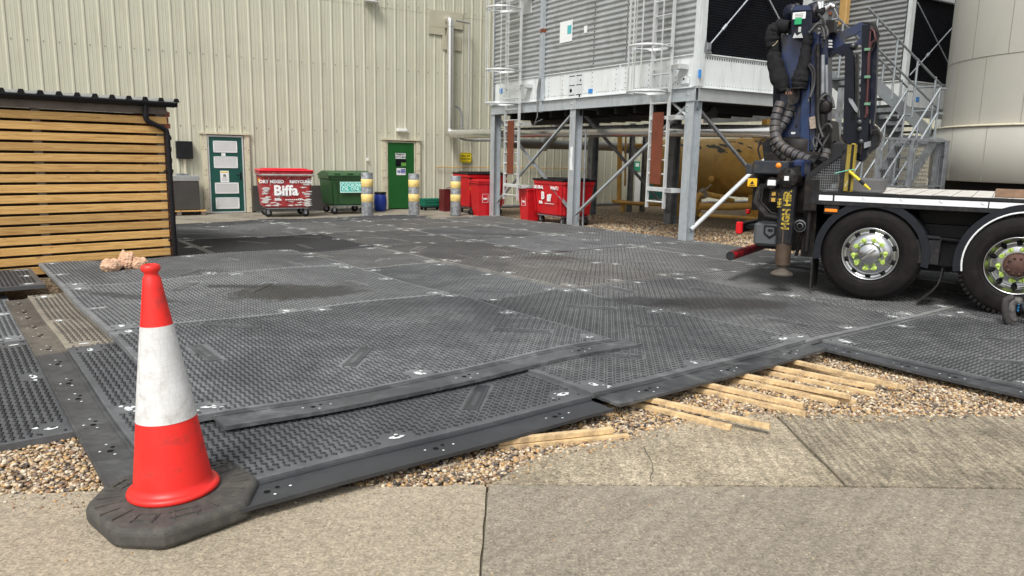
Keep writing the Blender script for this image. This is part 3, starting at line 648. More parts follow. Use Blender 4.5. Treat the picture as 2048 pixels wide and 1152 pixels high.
# ---------------- warehouse ----------------
W = thing('warehouse_building', 'large building clad in ribbed cream metal sheets with two green doors', 'building', site(0, 20.45), A)
b = MB()
P_ = .305
def prof(u0_, u1_):
    pts = []; k = math.floor(u0_/P_)
    while k*P_ < u1_+P_:
        o_ = k*P_
        for du, dy in ((0, 0), (.022, -.019), (.052, -.019), (.074, 0), (.138, 0), (.143, -.0035), (.155, -.0035), (.160, 0), (.218, 0), (.223, -.0035), (.235, -.0035), (.240, 0)):
            if u0_ <= o_+du <= u1_: pts.append((o_+du, dy))
        k += 1
    pts = [(u0_, 0)]+pts+[(u1_, 0)]; return pts
def clad(u0_, u1_, z0, z1, off=0, m=0):
    p = prof(u0_, u1_); n = len(p)
    vs_ = [(x, y+off, z0) for x, y in p]+[(x, y+off, z1) for x, y in p]
    b.add(vs_, [(i, i+1, n+i+1, n+i) for i in range(n-1)], m)
for u0_, u1_, z0 in ((-18, 3.46, .02), (3.46, 4.38, 1.97), (4.38, 8.27, .02), (8.27, 9.16, 1.95), (9.16, 36, .02)): clad(u0_, u1_, z0, 5.58)
clad(-18, 36, 5.55, 9.8, -.006)
k = math.ceil(-18/P_)
scr = MB()
while k*P_ < 30:
    x = k*P_+.12
    for z in (.25, 2.17, 3.92, 5.66, 7.4):
        if (3.3 < x < 4.6 or 8.1 < x < 9.3) and z < 2: continue
        scr.box(x-.011, x+.011, -.014, -.001, z-.011, z+.011)
    k += 1
o = b.build('wall_cladding', cream, W); o2 = scr.build('screws', M('screw heads', (.20, .19, .15), .5, .3), W)
b = MB(); b.box(-18, 36, .02, 14, 0, 9.75); b.build('inner_wall', M('dark inner wall', (.05, .05, .045), .9), W)
b = MB(); b.box(-18.2, 36.2, -.25, 14.2, 9.8, 9.95); b.build('roof', creamf, W)
b = MB(); b.box(-18, 3.3, -.045, -.001, .0, .05); b.box(4.6, 8.1, -.045, -.001, .0, .05); b.box(9.3, 36, -.045, -.001, 0, .05); b.build('base_flashing', gald, W)
def door(u0_, u1_, zt, mat_, fr, lab):
    b = MB(); b.box(u0_, u1_, -.035, .01, .0 if fr else .02, zt); d = b.build('door', mat_, W); d['label'] = lab
    b = MB(); q = .035
    for (x0, x1, z0, z1) in ((u0_-q, u0_, 0, zt+q), (u1_, u1_+q, 0, zt+q), (u0_, u1_, zt, zt+q)): b.box(x0, x1, -.05, .01, z0, z1)
    if fr: b.box(u0_, u1_, -.05, -.035, 0, .03)
    b.build('frame', fr or creamf, d)
    b = MB(); b.box(u0_-q-.14, u0_-q-.01, -.07, -.0, 0, zt+.06); b.box(u1_+q+.02, u1_+q+.15, -.07, -.0, 0, zt+.06)
    for sx in (u0_-q-.05, u1_+q+.12):
        for z in (.12, .6, 1.1, 1.6): b.box(sx-.01, sx+.01, -.075, -.07, z-.01, z+.01, 1)
    b.build('jamb_flashing', [creamf, blackm], W)
    b = MB(); b.box(u0_-q-.17, u1_+q+.18, -.10, -.0, zt+.06, zt+.105); b.build('head_flashing', creamf, W)
    return d
d1 = door(3.50, 4.30, 1.92, door1, alu, 'teal green door with four white louvres'); d2 = door(8.30, 9.12, 1.90, door2, None, 'plain green door with a small window and signs')
for z1_, z0_ in ((1.82, 1.53), (1.43, 1.14), (.77, .49), (.39, .10)):
    b = MB(); x0, x1 = 3.60, 4.18
    for (a0, a1, c0, c1) in ((x0, x0+.025, z0_, z1_), (x1-.025, x1, z0_, z1_), (x0, x1, z0_, z0_+.025), (x0, x1, z1_-.025, z1_)): b.box(a0, a1, -.055, -.036, c0, c1)
    zz = z0_+.03
    while zz < z1_-.035:
        b.box(x0+.025, x1-.025, -.052, -.038, zz, zz+.018, 0, None); zz += .026
    b.box(x0+.025, x1-.025, -.0375, -.036, z0_+.02, z1_-.02, 1)
    b.build('louvre', [white, M('louvre shade', (.25, .26, .26), .6)], d1)
b = MB(); b.box(3.74, 3.95, -.042, -.037, .78, 1.07); b.box(3.76, 3.93, -.044, -.042, 1.02, 1.05, 1); b.text('n', wallM(3.845, -.044, .955), .12, .001, 2, .006)
for i in range(4): b.box(3.78, 3.91, -.044, -.042, .90-.025*i-.006, .90-.025*i, 3)
b.build('notice', [white, yellow, black, M('grey print', (.3, .3, .3), .7)], d1)
b = MB(); b.box(3.79, 3.89, -.042, -.037, 1.44, 1.52); b.build('notice', white, d1)
b = MB(); b.tube([(4.24, -.04, .96), (4.24, -.09, .96), (4.12, -.09, .96)], .010, 8); b.box(4.22, 4.26, -.045, -.036, .84, 1.04); b.build('handle', black, d1)
b = MB(); b.box(8.52, 8.88, -.045, -.036, 1.21, 1.61, 0); b.box(8.54, 8.86, -.047, -.045, 1.23, 1.43, 1); b.build('window', [door2, M('dark glass', (.01, .01, .012), .08)], d2)
b = MB(); b.box(8.53, 8.85, -.051, -.048, 1.445, 1.60); b.text('PRIMARY', wallM(8.69, -.052, 1.56), .075, .001, 1, .003); b.text('KITCHEN', wallM(8.69, -.052, 1.487), .075, .001, 1, .003); b.build('sign', [white, M('dark print', (.02, .03, .03), .6)], d2)
b = MB(); b.box(8.71, 8.86, -.051, -.048, 1.235, 1.335); b.build('sticker', M('pale green sticker', (.12, .32, .06), .5), d2)
b = MB(); b.box(8.57, 8.85, -.045, -.036, .98, 1.175, 0); b.lathe([(.001, -.046), (.046, -.046)], 20, (8.635, 0, 1.078), 'y', 1); b.box(8.69, 8.84, -.047, -.045, 1.03, 1.155, 1); b.text('!', wallM(8.635, -.048, 1.078), .09, .001, 0, .004)
b.text('Fire door', wallM(8.765, -.049, 1.12), .036, .001, 0, .001); b.text('Keep shut', wallM(8.765, -.049, 1.065), .036, .001, 0, .001); b.build('sign', [white, M('blue print', (.01, .03, .3), .5)], d2)
b = MB(); b.box(4.53, 6.55, -.055, -.034, .03, .69); b.build('kick_plate', M('dark kick plate', (.085, .082, .078), .45, .3, .15, 2), W)
for q in ((9.63, 10.68, 5.20, 5.66), (9.58, 10.1, 4.99, 5.41), (10.02, 10.64, 4.59, 4.985)):
    b = MB(); b.box(q[0], q[1], -.048-.004*(q[2] > 5.1), -.03, q[2], q[3]); b.build('patch_panel', M('patch panel cream', (.45, .43, .325), .5, 0, .05), W)
def onwall(name, lab, cat, fn, group=None):
    t_ = thing(name, lab, cat, site(0, 20.41), A, group); fn(t_); return t_
def f(t_):
    b = MB(); b.rbox(8.57, 8.88, -.09, -.0, 2.21, 2.29, .01); b.build('housing', white, t_); b = MB(); b.rbox(8.59, 8.86, -.10, -.09, 2.215, 2.26, .004); b.build('diffuser', M('lamp diffuser', (.8, .8, .74), .4), t_)
onwall('emergency_light', 'white rectangular lamp on the wall above the kitchen door', 'wall light', f)
def f(t_):
    b = MB(); b.rbox(7.62, 7.98, -.25, -.03, 5.66, 5.80, .02); b.build('housing', gal, t_); b = MB(); b.rbox(7.65, 7.95, -.24, -.05, 5.62, 5.66, .01); b.build('diffuser', white, t_)
onwall('flood_light', 'floodlight high on the cream wall at the top edge', 'wall light', f)
def f(t_):
    b = MB(); b.rbox(2.72, 3.10, -.14, -.0, 1.36, 1.79, .012); b.build('casing', black, t_); b = MB(); b.box(2.88, 2.93, -.07, -.035, .9, 1.36); b.build('bracket', creamf, t_)
onwall('wall_box', 'flat black box on the cream wall beside the timber shed', 'box', f)
def f(t_):
    b = MB(); b.rbox(7.66, 7.73, -.03, 0, 1.37, 1.45, .006); b.build('switch_plate', white, t_)
onwall('wall_switch', 'small white square switch on the wall left of the kitchen door', 'switch', f)
def f(t_):
    b = MB(); b.prism([(x, z) for x, z in ((10.66, 1.36), (10.96, 1.36), (11.01, 1.41), (11.01, 1.60), (10.96, 1.66), (10.66, 1.66), (10.61, 1.60), (10.61, 1.41))], -.03, -.02, 'y')
    b.text('SPILL KIT', wallM(10.81, -.031, 1.555), .075, .001, 1, .002); b.text('STATION', wallM(10.81, -.031, 1.465), .075, .001, 1, .002)
    for i in range(9):
        x = 10.64+i*.038
        for z in (1.375, 1.63): b.prism([(x, z), (x+.018, z), (x+.032, z+.022), (x+.014, z+.022)], -.032, -.030, 'y', 1)
    for i in range(6):
        z = 1.40+i*.038
        for x in (10.618, 10.985): b.prism([(x, z), (x+.018, z+.012), (x+.018, z+.03), (x, z+.018)], -.032, -.030, 'y', 1)
    b.build('sign_plate', [yellow, black], t_)
onwall('warning_sign', 'yellow and black striped sign on the wall above the third bollard', 'sign', f)
def f(t_):
    b = MB(); b.tube([(9.8, -.04, 1.22), (15.5, -.04, 1.22)], .012, 8); b.build('pipe_run', ochre, t_)
onwall('conduit', 'thin ochre pipe along the wall behind the red bins', 'pipe', f)
# steel pipes on and from the wall
t = thing('insulated_pipe', 'shiny metal jacketed pipe dropping down the wall then running under the tower', 'pipe', site(10.17, 20.2), A)
def arc(p, a_, b_, n=6):   # quadratic bend
    p, a_, b_ = Vector(p), Vector(a_), Vector(b_); return [(a_*(1-s)**2+p*2*s*(1-s)+b_*s*s) for s in [i/n for i in range(n+1)]]
b = MB(); path = [(0, .25, 5.42), (0, .12, 5.42)]+arc((0, 0, 5.42), (0, .1, 5.42), (0, 0, 5.30))+[(0, 0, 2.36)]; b.tube(path, .092, 18)
for z in (5.22, 2.42): b.tube([(0, 0, z-.012), (0, 0, z+.012)], .106, 18)
for z in np.arange(2.9, 5.1, .8): b.tube([(0, 0, z-.004), (0, 0, z+.004)], .0945, 18)
b.build('riser', jacket, t)
b = MB(); E1 = (.03, -.12, 2.19); b.tube([(0, 0, 2.36)]+arc((0, 0, 2.19), (0, 0, 2.34), E1)+[E1], .108, 18); b.build('elbow', jacket, t)
b = MB(); far = Vector((.62, -8.0, 2.17)); b.tube([E1, far]+arc(far+Vector((.05, -.5, 0)), far, far+Vector((.5, -.8, 0)))+[(2.4, -10.2, 2.17), (5.2, -10.4, 2.2)], .128, 18)
for i in range(40):
    s = i/40; p = Vector(E1).lerp(far, s); d_ = (far-Vector(E1)).normalized(); b.tube([p-d_*.006, p+d_*.006], .1305, 18)
b.build('horizontal_run', jacket, t)
t = thing('insulated_pipe', 'thin shiny pipe with a square bend beside the thick wall pipe', 'pipe', site(10.3, 20.2), A)
b = MB(); b.tube([(.05, 0, 5.40), (.5, 0, 5.37)], .034, 10); b.tube([(.48, 0, 5.37), (.48, 0, 2.22)], .028, 10); b.build('pipe_run', jacket, t)
t = thing('conduit', 'grey flexible conduit looping below the thick wall pipe', 'pipe', site(10.4, 20.1), A)
b = MB(); b.tube([(-.1, 0, 3.0)]+arc((.12, 0, 2.95), (-.1, 0, 2.98), (.12, 0, 2.6))+[(.12, 0, 2.3)], .03, 8); b.tube(arc((.1, -.3, 1.95), (0, -.1, 2.08), (.5, -2.4, 2.05)), .035, 8); b.build('pipe_run', gald, t)
t = thing('insulated_pipe', 'wide dull metal pipe with a flared tee behind the bins', 'pipe', site(13.0, 18.2), A)
b = MB()
u_, z_ = onV(1005, 286, 18.2); u2, z2 = onV(1240, 292, 18.2)
b.tube([(u_-13, 0, z_), (u_-13+1.25, 0, z_)], .14, 16); b.tube([(u_-13+1.3, 0, z_), (u2-13+2, 0, z_-.02)], .13, 16)
uu, zz = onV(1100, 262, 18.2); b.tube([(uu-13+.25, 0, 2.8), (uu-13+.2, 0, zz), (u_-13+1.3, 0, z_-.05)], [.16, .17, .2], 16)
b.build('pipe_run', M('dull pipe jacket', (.36, .36, .34), .4, .6, .15, 3), t)

# ---------------- timber shed ----------------
SA = R(43.5); S = thing('timber_shed', 'bin shelter of horizontal timber slats with a brick corner and metal roof', 'shed', (-4.74, 10.44, 0), SA)
b = MB(); L_ = 4.6
for i in range(16):
    z = .012+i*.1275; sp_ = -2.35+.05*math.sin(i*5)
    b.rbox(-L_, sp_-.0015, -.022+random.uniform(-.003, .003), .0, z, z+.095, .003); b.rbox(sp_+.0015, -.065+(.05 if i == 15 else 0), -.022+random.uniform(-.003, .003), 0, z, z+.095, .003)
b.build('slat_panel', timber, S)
for x in (-.10, -1.55, -3.0, -4.4):
    b = MB(); b.box(x-.045, x+.045, .001, .08, 0, 2.15); b.build('post', M('grey post timber', (.16, .14, .12), .8, 0, .2), S)
b = MB(); b.box(-L_, -.01, -.03, -.001, 2.052, 2.15); b.build('fascia', greytim, S)
b = MB()  # toothed brick pier
for i in range(27):
    z = .01+i*.0775; lg = (i % 2 == 0)
    b.box(-.05, .035 if lg else .018, -.005 if lg else .004, .11, z, z+.065, 0)
    b.box(-.045, .016, .008, .11, z+.065, z+.0775, 1)
    for j in range(12): b.box(-.08, .012, .12+j*.225, .33+j*.225, z, z+.065, 0)
b.box(-.07, .008, .11, 2.8, 0, 2.1, 1)
b.build('brick_wall', [brickm, mortar], S)
b = MB(); b.box(-L_, -.05, 1.2, 1.3, 0, 2.1); b.box(-L_, 0, .1, 1.2, 2.12, 2.14); b.box(-L_, 0, .09, 1.3, -.02, .01); b.build('inner_wall', M('dark shed interior', (.07, .052, .036), .95), S)
b = MB(); pp = .2; xs = []  # corrugated roof, ends visible as trapezia
x = -L_
while x < .1:
    xs += [(x, 0), (x+.06, 0), (x+.08, .036), (x+.12, .036), (x+.14, 0)]; x += pp
n = len(xs); yy = [(-.10, 2.226), (3.0, 2.37)]
vs_ = [(x, y, z+dz) for y, z in yy for x, dz in xs]+[(x, y, z+dz-.008) for y, z in yy for x, dz in xs]
fs = [(i, i+1, n+i+1, n+i) for i in range(n-1)]+[(2*n+i, 3*n+i, 3*n+i+1, 2*n+i+1) for i in range(n-1)]+[(i, 2*n+i, 2*n+i+1, i+1) for i in range(n-1)]
b.add(vs_, fs)
for i in range(0, n-4, 5): b.add([(xs[i+1][0]-.004, -.103, 2.218), (xs[i+2][0]-.004, -.103, 2.268), (xs[i+3][0]+.004, -.103, 2.268), (xs[i+4][0]+.004, -.103, 2.218)], [(0, 1, 2, 3)], 1)  # black caps paint the shadow in the open rib ends
b.build('roof_sheet', [M('pale roof sheet', (.30, .31, .31), .4, .4), black], S)
b = MB(); b.lathe([(.052, -L_), (.052, .10)], 14, (0, -.085, 2.205), 'x', 0, True, math.pi, 2*math.pi); b.lathe([(.046, -L_), (.046, .10)], 14, (0, -.085, 2.205), 'x', 0, True, math.pi, 2*math.pi)
b.box(-L_, .1, -.142, -.132, 2.195, 2.212); b.box(.09, .10, -.137, -.033, 2.155, 2.215); b.box(-L_, .1, -.034, -.030, 2.15, 2.215)
b.build('gutter', black, S)
b = MB(); b.tube([(-.30, -.085, 2.17), (-.30, -.085, 2.02)]+arc((-.30, -.085, 1.96), (-.30, -.085, 2.0), (-.25, -.08, 1.94))+[(-.09, -.065, 1.87)]+arc((-.03, -.06, 1.84), (-.07, -.06, 1.86), (-.03, -.06, 1.76))+[(-.02, -.06, .03)], .034, 14)
for z in (2.03, 1.74, 1.3, .35): b.tube([(-.02 if z < 1.8 else -.3, -.06 if z < 1.8 else -.085, z-.02), (-.02 if z < 1.8 else -.3, -.06 if z < 1.8 else -.085, z+.02)], .041, 14)
for z in (1.3, .35): b.box(-.09, -.02, -.065, -.02, z-.01, z+.01)
b.build('downpipe', black, S)

# crumpled sacks by the shed
from mathutils import noise as mnoise
def sack(px, py, w_, h_, lab, seed, op=.5):
    r = random.Random(seed); p = G(px, py, .148); b = MB(); n = 44; rings = 20; vs_ = []; of = Vector((seed*3.1, seed*1.7, 0))
    def rad_(t_, s): 
        q = Vector((math.cos(t_), math.sin(t_), s*1.6))
        a_ = mnoise.noise(q*1.7+of); c_ = 1-abs(mnoise.noise(q*4.2+of))*2; d_ = 1-abs(mnoise.noise(q*9+of))*2
        return 1+.24*a_+.15*c_+.06*d_
    for k in range(rings):
        s = k/(rings-1); rad = w_*(.80+.30*math.sin(s*2.9))*(1-.22*s**2)
        for j in range(n):
            t_ = 2*math.pi*j/n; f_ = rad_(t_, s)
            vs_.append((rad*f_*math.cos(t_), rad*f_*math.sin(t_)*.8, s*h_*(1+.16*mnoise.noise(Vector((math.cos(t_)*1.3, math.sin(t_)*1.3, 5))+of)*s)))
    top = vs_[-n:]
    for k in range(6):
        s = (k+1)/6
        for j, v in enumerate(top):
            q = 1-.85*s**.7+.08*math.sin(j*1.9+k); vs_.append((v[0]*q, v[1]*q, v[2]+.012*math.sin(math.pi*s)-h_*op*s**1.6))
    m = rings+6
    fs = [(k*n+j, k*n+(j+1) % n, k*n+n+(j+1) % n, k*n+n+j) for k in range(m-1) for j in range(n)]+[tuple(range(n-1, -1, -1))]
    b.add(vs_, fs, 0, False); o = b.build('sack', sackm); o.location = p; o.rotation_euler = (R(r.uniform(5, 16)), R(r.uniform(-10, 10)), r.uniform(0, 3)); tag(o, lab, 'sack', 'crumpled tan sacks against the shed')
sack(222, 541, .105, .13, 'low crumpled tan sack, leftmost of three against the shed', 3)
sack(252, 537, .095, .20, 'tallest crumpled tan sack, open, middle of three against the shed', 5, .7)
sack(281, 537, .085, .13, 'small open tan sack, rightmost of three against the shed', 9, .8)

# ---------------- cabinet on pallet, bollards ----------------
t = thing('steel_cabinet', 'dull stainless cabinet on a pallet between the shed and the louvred door', 'cabinet', site(2.55, 19.95, .12), A)
b = MB(); b.rbox(-.5, .60, -.0, .36, 0, .70, .01); b.build('body', stainless, t); b = MB(); b.rbox(-.51, .61, -.01, .37, .705, .84, .01); b.build('lid', M('light stainless', (.42, .43, .43), .35, .5), t)
b = MB()
for i in range(10): b.rbox(.15+.03*(i % 5)-.05, .27+.03*(i % 5), .05+.03*(i//5), .13+.03*(i//5), .84+.012*(i % 3), .86+.012*(i % 3), .004)
b.build('clamps', gald, t)
t = thing('wooden_pallet', 'wooden pallet under the stainless cabinet', 'pallet', site(2.5, 19.85, -.012), A)
b = MB()
for i in range(4): b.box(-.55, .78, .01+i*.11, .09+i*.11, .10, .122)
b.build('deck_boards', timber, t); b = MB()
for x in (-.5, .1, .66): b.box(x, x+.1, .01, .44, 0, .099)
b.build('blocks', greytim, t)
t = thing('bollard', 'mottled steel bollard with two worn yellow bands in front of the green bin', 'bollard', G(735, 437), 0, 'banded steel bollards')
def bands(b, dz=0):
    pass
b = MB(); b.lathe([(.0, 1.12), (.135, 1.12), (.143, 1.11), (.143, 0)], 28); b.build('post', bollm, t)
for z0_, z1_ in ((.775, .965), (.41, .60)):
    b = MB(); b.lathe([(.1435, z0_), (.1455, z0_+.002), (.1455, z1_-.002), (.1435, z1_)], 28); b.build('yellow_band', yelpaint, t)
for (x, y, lab) in ((828, 434, 'steel bollard with yellow bands in front of the kitchen door'), (911, 431, 'darkest steel bollard with yellow bands, beside the red bins')):
    c_ = copytree(t); c_.location = G(x, y); c_['label'] = lab; c_.rotation_euler = (0, 0, 1.7 if x < 900 else 3.1); c_.scale = (.97, .97, .98) if x < 900 else (.95, .95, .93)

# ---------------- bins ----------------
def castor(b, x, y, r=.09):
    b.lathe([(.02, -.022), (r, -.022), (r, .022), (.02, .022)], 18, (x, y, r), 'y', 0); b.lathe([(.001, -.026), (.03, -.026)], 10, (x, y, r), 'y', 1)
    b.box(x-.03, x+.03, y-.032, y-.026, r*.8, .21, 1); b.box(x-.03, x+.03, y+.026, y+.032, r*.8, .21, 1); b.box(x-.045, x+.045, y-.045, y+.045, .20, .215, 1)
def big_bin(loc, rz, lab, body, lid, w_=1.26, d_=.95, h_=1.1, lidtype='flat', grp='four wheeled waste bins', ribs=None, metal=gald):
    t_ = thing('wheeled_bin', lab, 'waste bin', loc, rz, grp)
    b = MB(); nb, nt_ = .88, 1.0; zb, zt = .22, h_
    def rg(k, z, c=.06):
        hw, hd = w_/2*k, d_/2*k; return [(a_, q+d_/2, z) for a_, q in ((-hw+c, -hd), (hw-c, -hd), (hw, -hd+c), (hw, hd-c), (hw-c, hd), (-hw+c, hd), (-hw, hd-c), (-hw, -hd+c))]
    rings = [rg(.80, zb), rg(nb, zb+.04), rg(.985, zt-.09), rg(1., zt-.09), rg(1.03, zt-.06), rg(1.03, zt)]
    vs_ = sum(rings, []); fs = [tuple(range(7, -1, -1)), tuple(range(40, 48))]
    for k in range(5):
        for i in range(8): j = (i+1) % 8; fs.append((k*8+i, k*8+j, k*8+8+j, k*8+8+i))
    b.add(vs_, fs)
    if ribs:
        for q in ribs:
            s = (q-zb)/(zt-zb); kk = nb+(.985-nb)*s; b.prism([(x*1.008, (y-d_/2)*1.008+d_/2) for x, y, _ in rg(kk, 0)], q-.006, q+.006, 'z')
    else:
        for x in (-.5, -.36, .36, .5):
            b.beam((x*w_*.86, d_/2*(1-.89)-.012, .30), (x*w_*.95, d_/2*(1-.99)-.012, h_-.12), .03, .02)
        for i in range(9): x = -w_*.42+i*w_*.105; b.box(x, x+.02, -.01, .02, zt-.14, zt-.09)
    b.build('body', body, t_)
    b = MB()
    if lidtype == 'flat':
        b.rbox(-w_/2*1.05, w_/2*1.05, -.04, d_*1.03, zt+.003, zt+.05, .02); b.rbox(-w_*.42, w_*.42, .12, d_*.9, zt+.05, zt+.075, .02)
        for x in (-.3, .2): b.rbox(x-.1, x+.1, -.05, -.02, zt+.015, zt+.04, .008)
    else:
        n = 9; prof_ = [(-.04+(d_+.06)*i/n, zt+.03+.11*math.sin(math.pi*(i/n)**.8)) for i in range(n+1)]
        poly = prof_+[(d_+.02, zt+.002), (-.04, zt+.002)]
        b.prism(poly, -w_/2*1.05, w_/2*1.05, 'x')
        for x in (-.35, 0, .33): b.rbox(x-.07, x+.09, -.02, .1, zt+.055, zt+.085, .01)
    b.build('lid', lid, t_)
    for x in (-w_*.36, w_*.36):
        for y in (.14, d_-.14):
            b = MB(); castor(b, x, y); b.build('castor', [blackr, metal], t_)
    b = MB(); b.box(-w_*.40, w_*.40, .06, d_-.06, .205, .222); b.build('underframe', metal, t_)
    return t_
t = big_bin(site(4.95, 18.62), A+R(-6), 'battered red recycling bin with scuffed paint and bright red lid', redbeat, redlid, 1.24, .92, 1.10, 'flat', ribs=[.36, .47, .58, .69, .80, .90, .97])
b = MB(); b.tube([(-.60, -.045, 1.02), (.64, -.045, 1.02)], .028, 10); b.tube([(-.62, -.02, 1.02), (-.62, .9, 1.02)], .02, 8); b.build('lifting_bar', M('scraped bar', (.36, .34, .32), .5, .5, .3, 20), t)
b = MB(); yf = -.002
b.text('Biffa', wallM(-.03, .012, .64) @ Matrix.Rotation(R(-4), 4, 'X'), .34, .004, 0, .012); b.text('DRY MIXED', wallM(-.36, .0, .86) @ Matrix.Rotation(R(-4), 4, 'X'), .11, .004, 0, .004); b.text('RECYCLING', wallM(.33, .0, .86) @ Matrix.Rotation(R(-4), 4, 'X'), .10, .004, 0, .004)
b.text('Biffa', wallM(-.22, .03, .43) @ Matrix.Rotation(R(-4), 4, 'X'), .09, .004, 0, .003)
for i in range(9): b.box(-.05+i*.05, -.015+i*.05, .020, .030, .41, .435, 0)
b.build('lettering', white, t)
b = MB(); b.box(-.622, -.606, .18, .40, .84, .92); b.build('sticker', yellow, t)
b = MB(); r_ = random.Random(4)   # bare scraped patches with their own ragged shape
for i in range(64):
    x = r_.choice([r_.uniform(-.52, .52), -.50+r_.uniform(-.05, .05), .5+r_.uniform(-.05, .05)]); z = .27+r_.expovariate(7) if i < 44 else r_.uniform(.4, .95); z = min(z, .96)
    yb = .055*(1-(z-.26)/.75)-.004; n = 9
    pts = [(x+r_.uniform(.015, .11)*math.cos(t_*2*math.pi/n), z+r_.uniform(.006, .028)*math.sin(t_*2*math.pi/n)) for t_ in range(n)]
    b.prism(pts, yb-.002, yb+.01, 'y')
b.build('scrape_marks', M('bare scraped plastic', (.55, .55, .53), .7, 0, .3, 30), t)
t = big_bin(site(6.70, 19.05), A, 'green bin with a pale turquoise label, behind the first bollard', greenb, greenb, 1.10, .95, .98, 'curve')
b = MB(); Mx = wallM(.08, -.016, .70) @ Matrix.Rotation(R(-4), 4, 'X'); b.box(-.36, .30, -.14, .14, -.002, .002, 0, Mx); b.box(-.34, .28, -.11, .12, .002, .004, 1, Mx); b.text('COOKING', Mx @ Matrix.Translation((-.03, .052, .005)), .125, .001, 0, .004); b.text('OIL ONLY', Mx @ Matrix.Translation((-.03, -.045, .005)), .125, .001, 0, .004)
b.build('sign', [M('pale turquoise', (.55, .85, .80), .5), M('turquoise', (.05, .42, .36), .5, 0, .3, 12)], t)
t = big_bin(site(10.32, 18.15, -.06), A, 'red general waste bin with black lid behind the left tower column', red, black, 1.24, .92, 1.12, 'flat')
b = MB(); b.text('GENERAL', wallM(-.28, -.018, .92), .10, .003, 0, .003); b.text('B', wallM(-.49, -.015, .92), .12, .003, 0, .004); b.build('lettering', white, t)
b = MB(); b.rbox(-.60, -.47, -.05, -.0, .84, 1.03, .02); b.build('clamp', black, t); b = MB(); b.box(-.57, -.40, -.015, .0, .73, .79); b.build('sticker', yellow, t)
t = big_bin(site(10.12, 14.92, -.02), A-R(90), 'red general waste bin with peeling white lettering beside the middle column', red, black, 1.26, .95, 1.04, 'flat')
b = MB(); b.text('GENERAL', wallM(-.38, -.016, .88), .10, .003, 0, .004); b.text('WASTE', wallM(.30, -.016, .88), .10, .003, 0, .004); b.text('B', wallM(-.20, .0, .68), .24, .003, 0, .012); b.text('iff', wallM(.06, .0, .64), .22, .003, 0, .012)
b.text('Biffa', wallM(-.30, .012, .52), .09, .003, 0, .004)
for i in range(8): b.box(-.12+i*.05, -.085+i*.05, .006, .012, .50, .515, 0)
b.build('lettering', white, t)
def wheelie(loc, rz, lab, h_=.95, lidm=red):
    t_ = thing('wheelie_bin', lab, 'waste bin', loc, rz, 'small red wheelie bins')
    b = MB(); w_ = .46; d_ = .5
    r0_ = [(-.17, .05, .03), (.17, .05, .03), (.17, .40, .03), (-.17, .40, .03)]; r1 = [(-.225, 0, h_-.08), (.225, 0, h_-.08), (.225, d_, h_-.08), (-.225, d_, h_-.08)]
    b.add(r0_+r1, [(3, 2, 1, 0), (4, 5, 6, 7), (0, 1, 5, 4), (1, 2, 6, 5), (2, 3, 7, 6), (3, 0, 4, 7)]); b.rbox(-.25, .25, -.025, d_+.02, h_-.10, h_-.05, .01)
    b.build('body', red, t_)
    b = MB(); b.rbox(-.26, .26, -.04, d_+.02, h_-.048, h_-.01, .015); b.rbox(-.19, .19, .04, d_-.04, h_-.01, h_+.01, .01); b.tube([(-.2, d_+.06, h_-.05), (.2, d_+.06, h_-.05)], .016, 8); b.build('lid', lidm, t_)
    for x in (-.21, .21):
        b = MB(); b.lathe([(.02, -.022), (.09, -.022), (.09, .022), (.02, .022)], 16, (x, .43, .09), 'x'); b.build('wheel', blackr, t_)
    b = MB()
    for q in ((-.09, .09, .40, .405), (-.09, .09, .625, .63), (-.09, -.085, .40, .63), (.085, .09, .40, .63)): b.box(q[0], q[1], .012, .022, q[2], q[3])
    b.text('Biffa', wallM(0, .018, .50), .07, .003, 0, .003); b.build('lettering', white, t_)
    return t_
wheelie(site(9.93, 17.58, -.06), A, 'small red wheelie bin leaning against the left tower column', 1.0)
wheelie(site(10.0, 15.82, -.02), A-R(90), 'small red wheelie bin with a grey lid, left of the peeling lettered bin', .88, M('grey lid', (.22, .25, .24), .5))
# crates, barrel
t = thing('plastic_crate', 'green plastic crate on a black dolly near the kitchen door', 'crate', site(9.45, 19.75, .10), A)
b = MB(); r0_ = [(-.27, 0, .0), (.27, 0, 0), (.27, .36, 0), (-.27, .36, 0)]; r1 = [(-.33, -.03, .22), (.33, -.03, .22), (.33, .40, .22), (-.33, .40, .22)]
b.add(r0_+r1, [(3, 2, 1, 0), (0, 1, 5, 4), (1, 2, 6, 5), (2, 3, 7, 6), (3, 0, 4, 7)]); b.add([(x*.94, y*.96+.01, z) for x, y, z in r0_+r1], [(3, 2, 1, 0), (0, 1, 5, 4), (1, 2, 6, 5), (2, 3, 7, 6), (3, 0, 4, 7)])
for z in (.08, .15, .215): b.box(-.34, .34, -.045, -.03, z-.008, z+.008); b.box(.325, .34, -.03, .4, z-.008, z+.008)
b.build('crate_body', greenc, t)
t = thing('crate_dolly', 'low black wheeled dolly under the green crate', 'dolly', site(9.45, 19.75, -.012), A)
b = MB(); b.rbox(-.33, .33, -.03, .40, .075, .108, .008); b.build('frame', black, t)
for x in (-.25, .25):
    for y in (.05, .32): b = MB(); b.lathe([(.01, -.02), (.04, -.02), (.04, .02), (.01, .02)], 12, (x, y, .04), 'y'); b.build('castor', blackr, t)
t = thing('plastic_crate', 'tall dark maroon basket standing behind the third bollard', 'crate', site(9.78, 19.25, -.012), A)
b = MB(); b.box(-.24, .24, 0, .02, .02, .62)
for i in range(8): b.box(-.22, .22, -.012, 0, .06+i*.07, .085+i*.07)
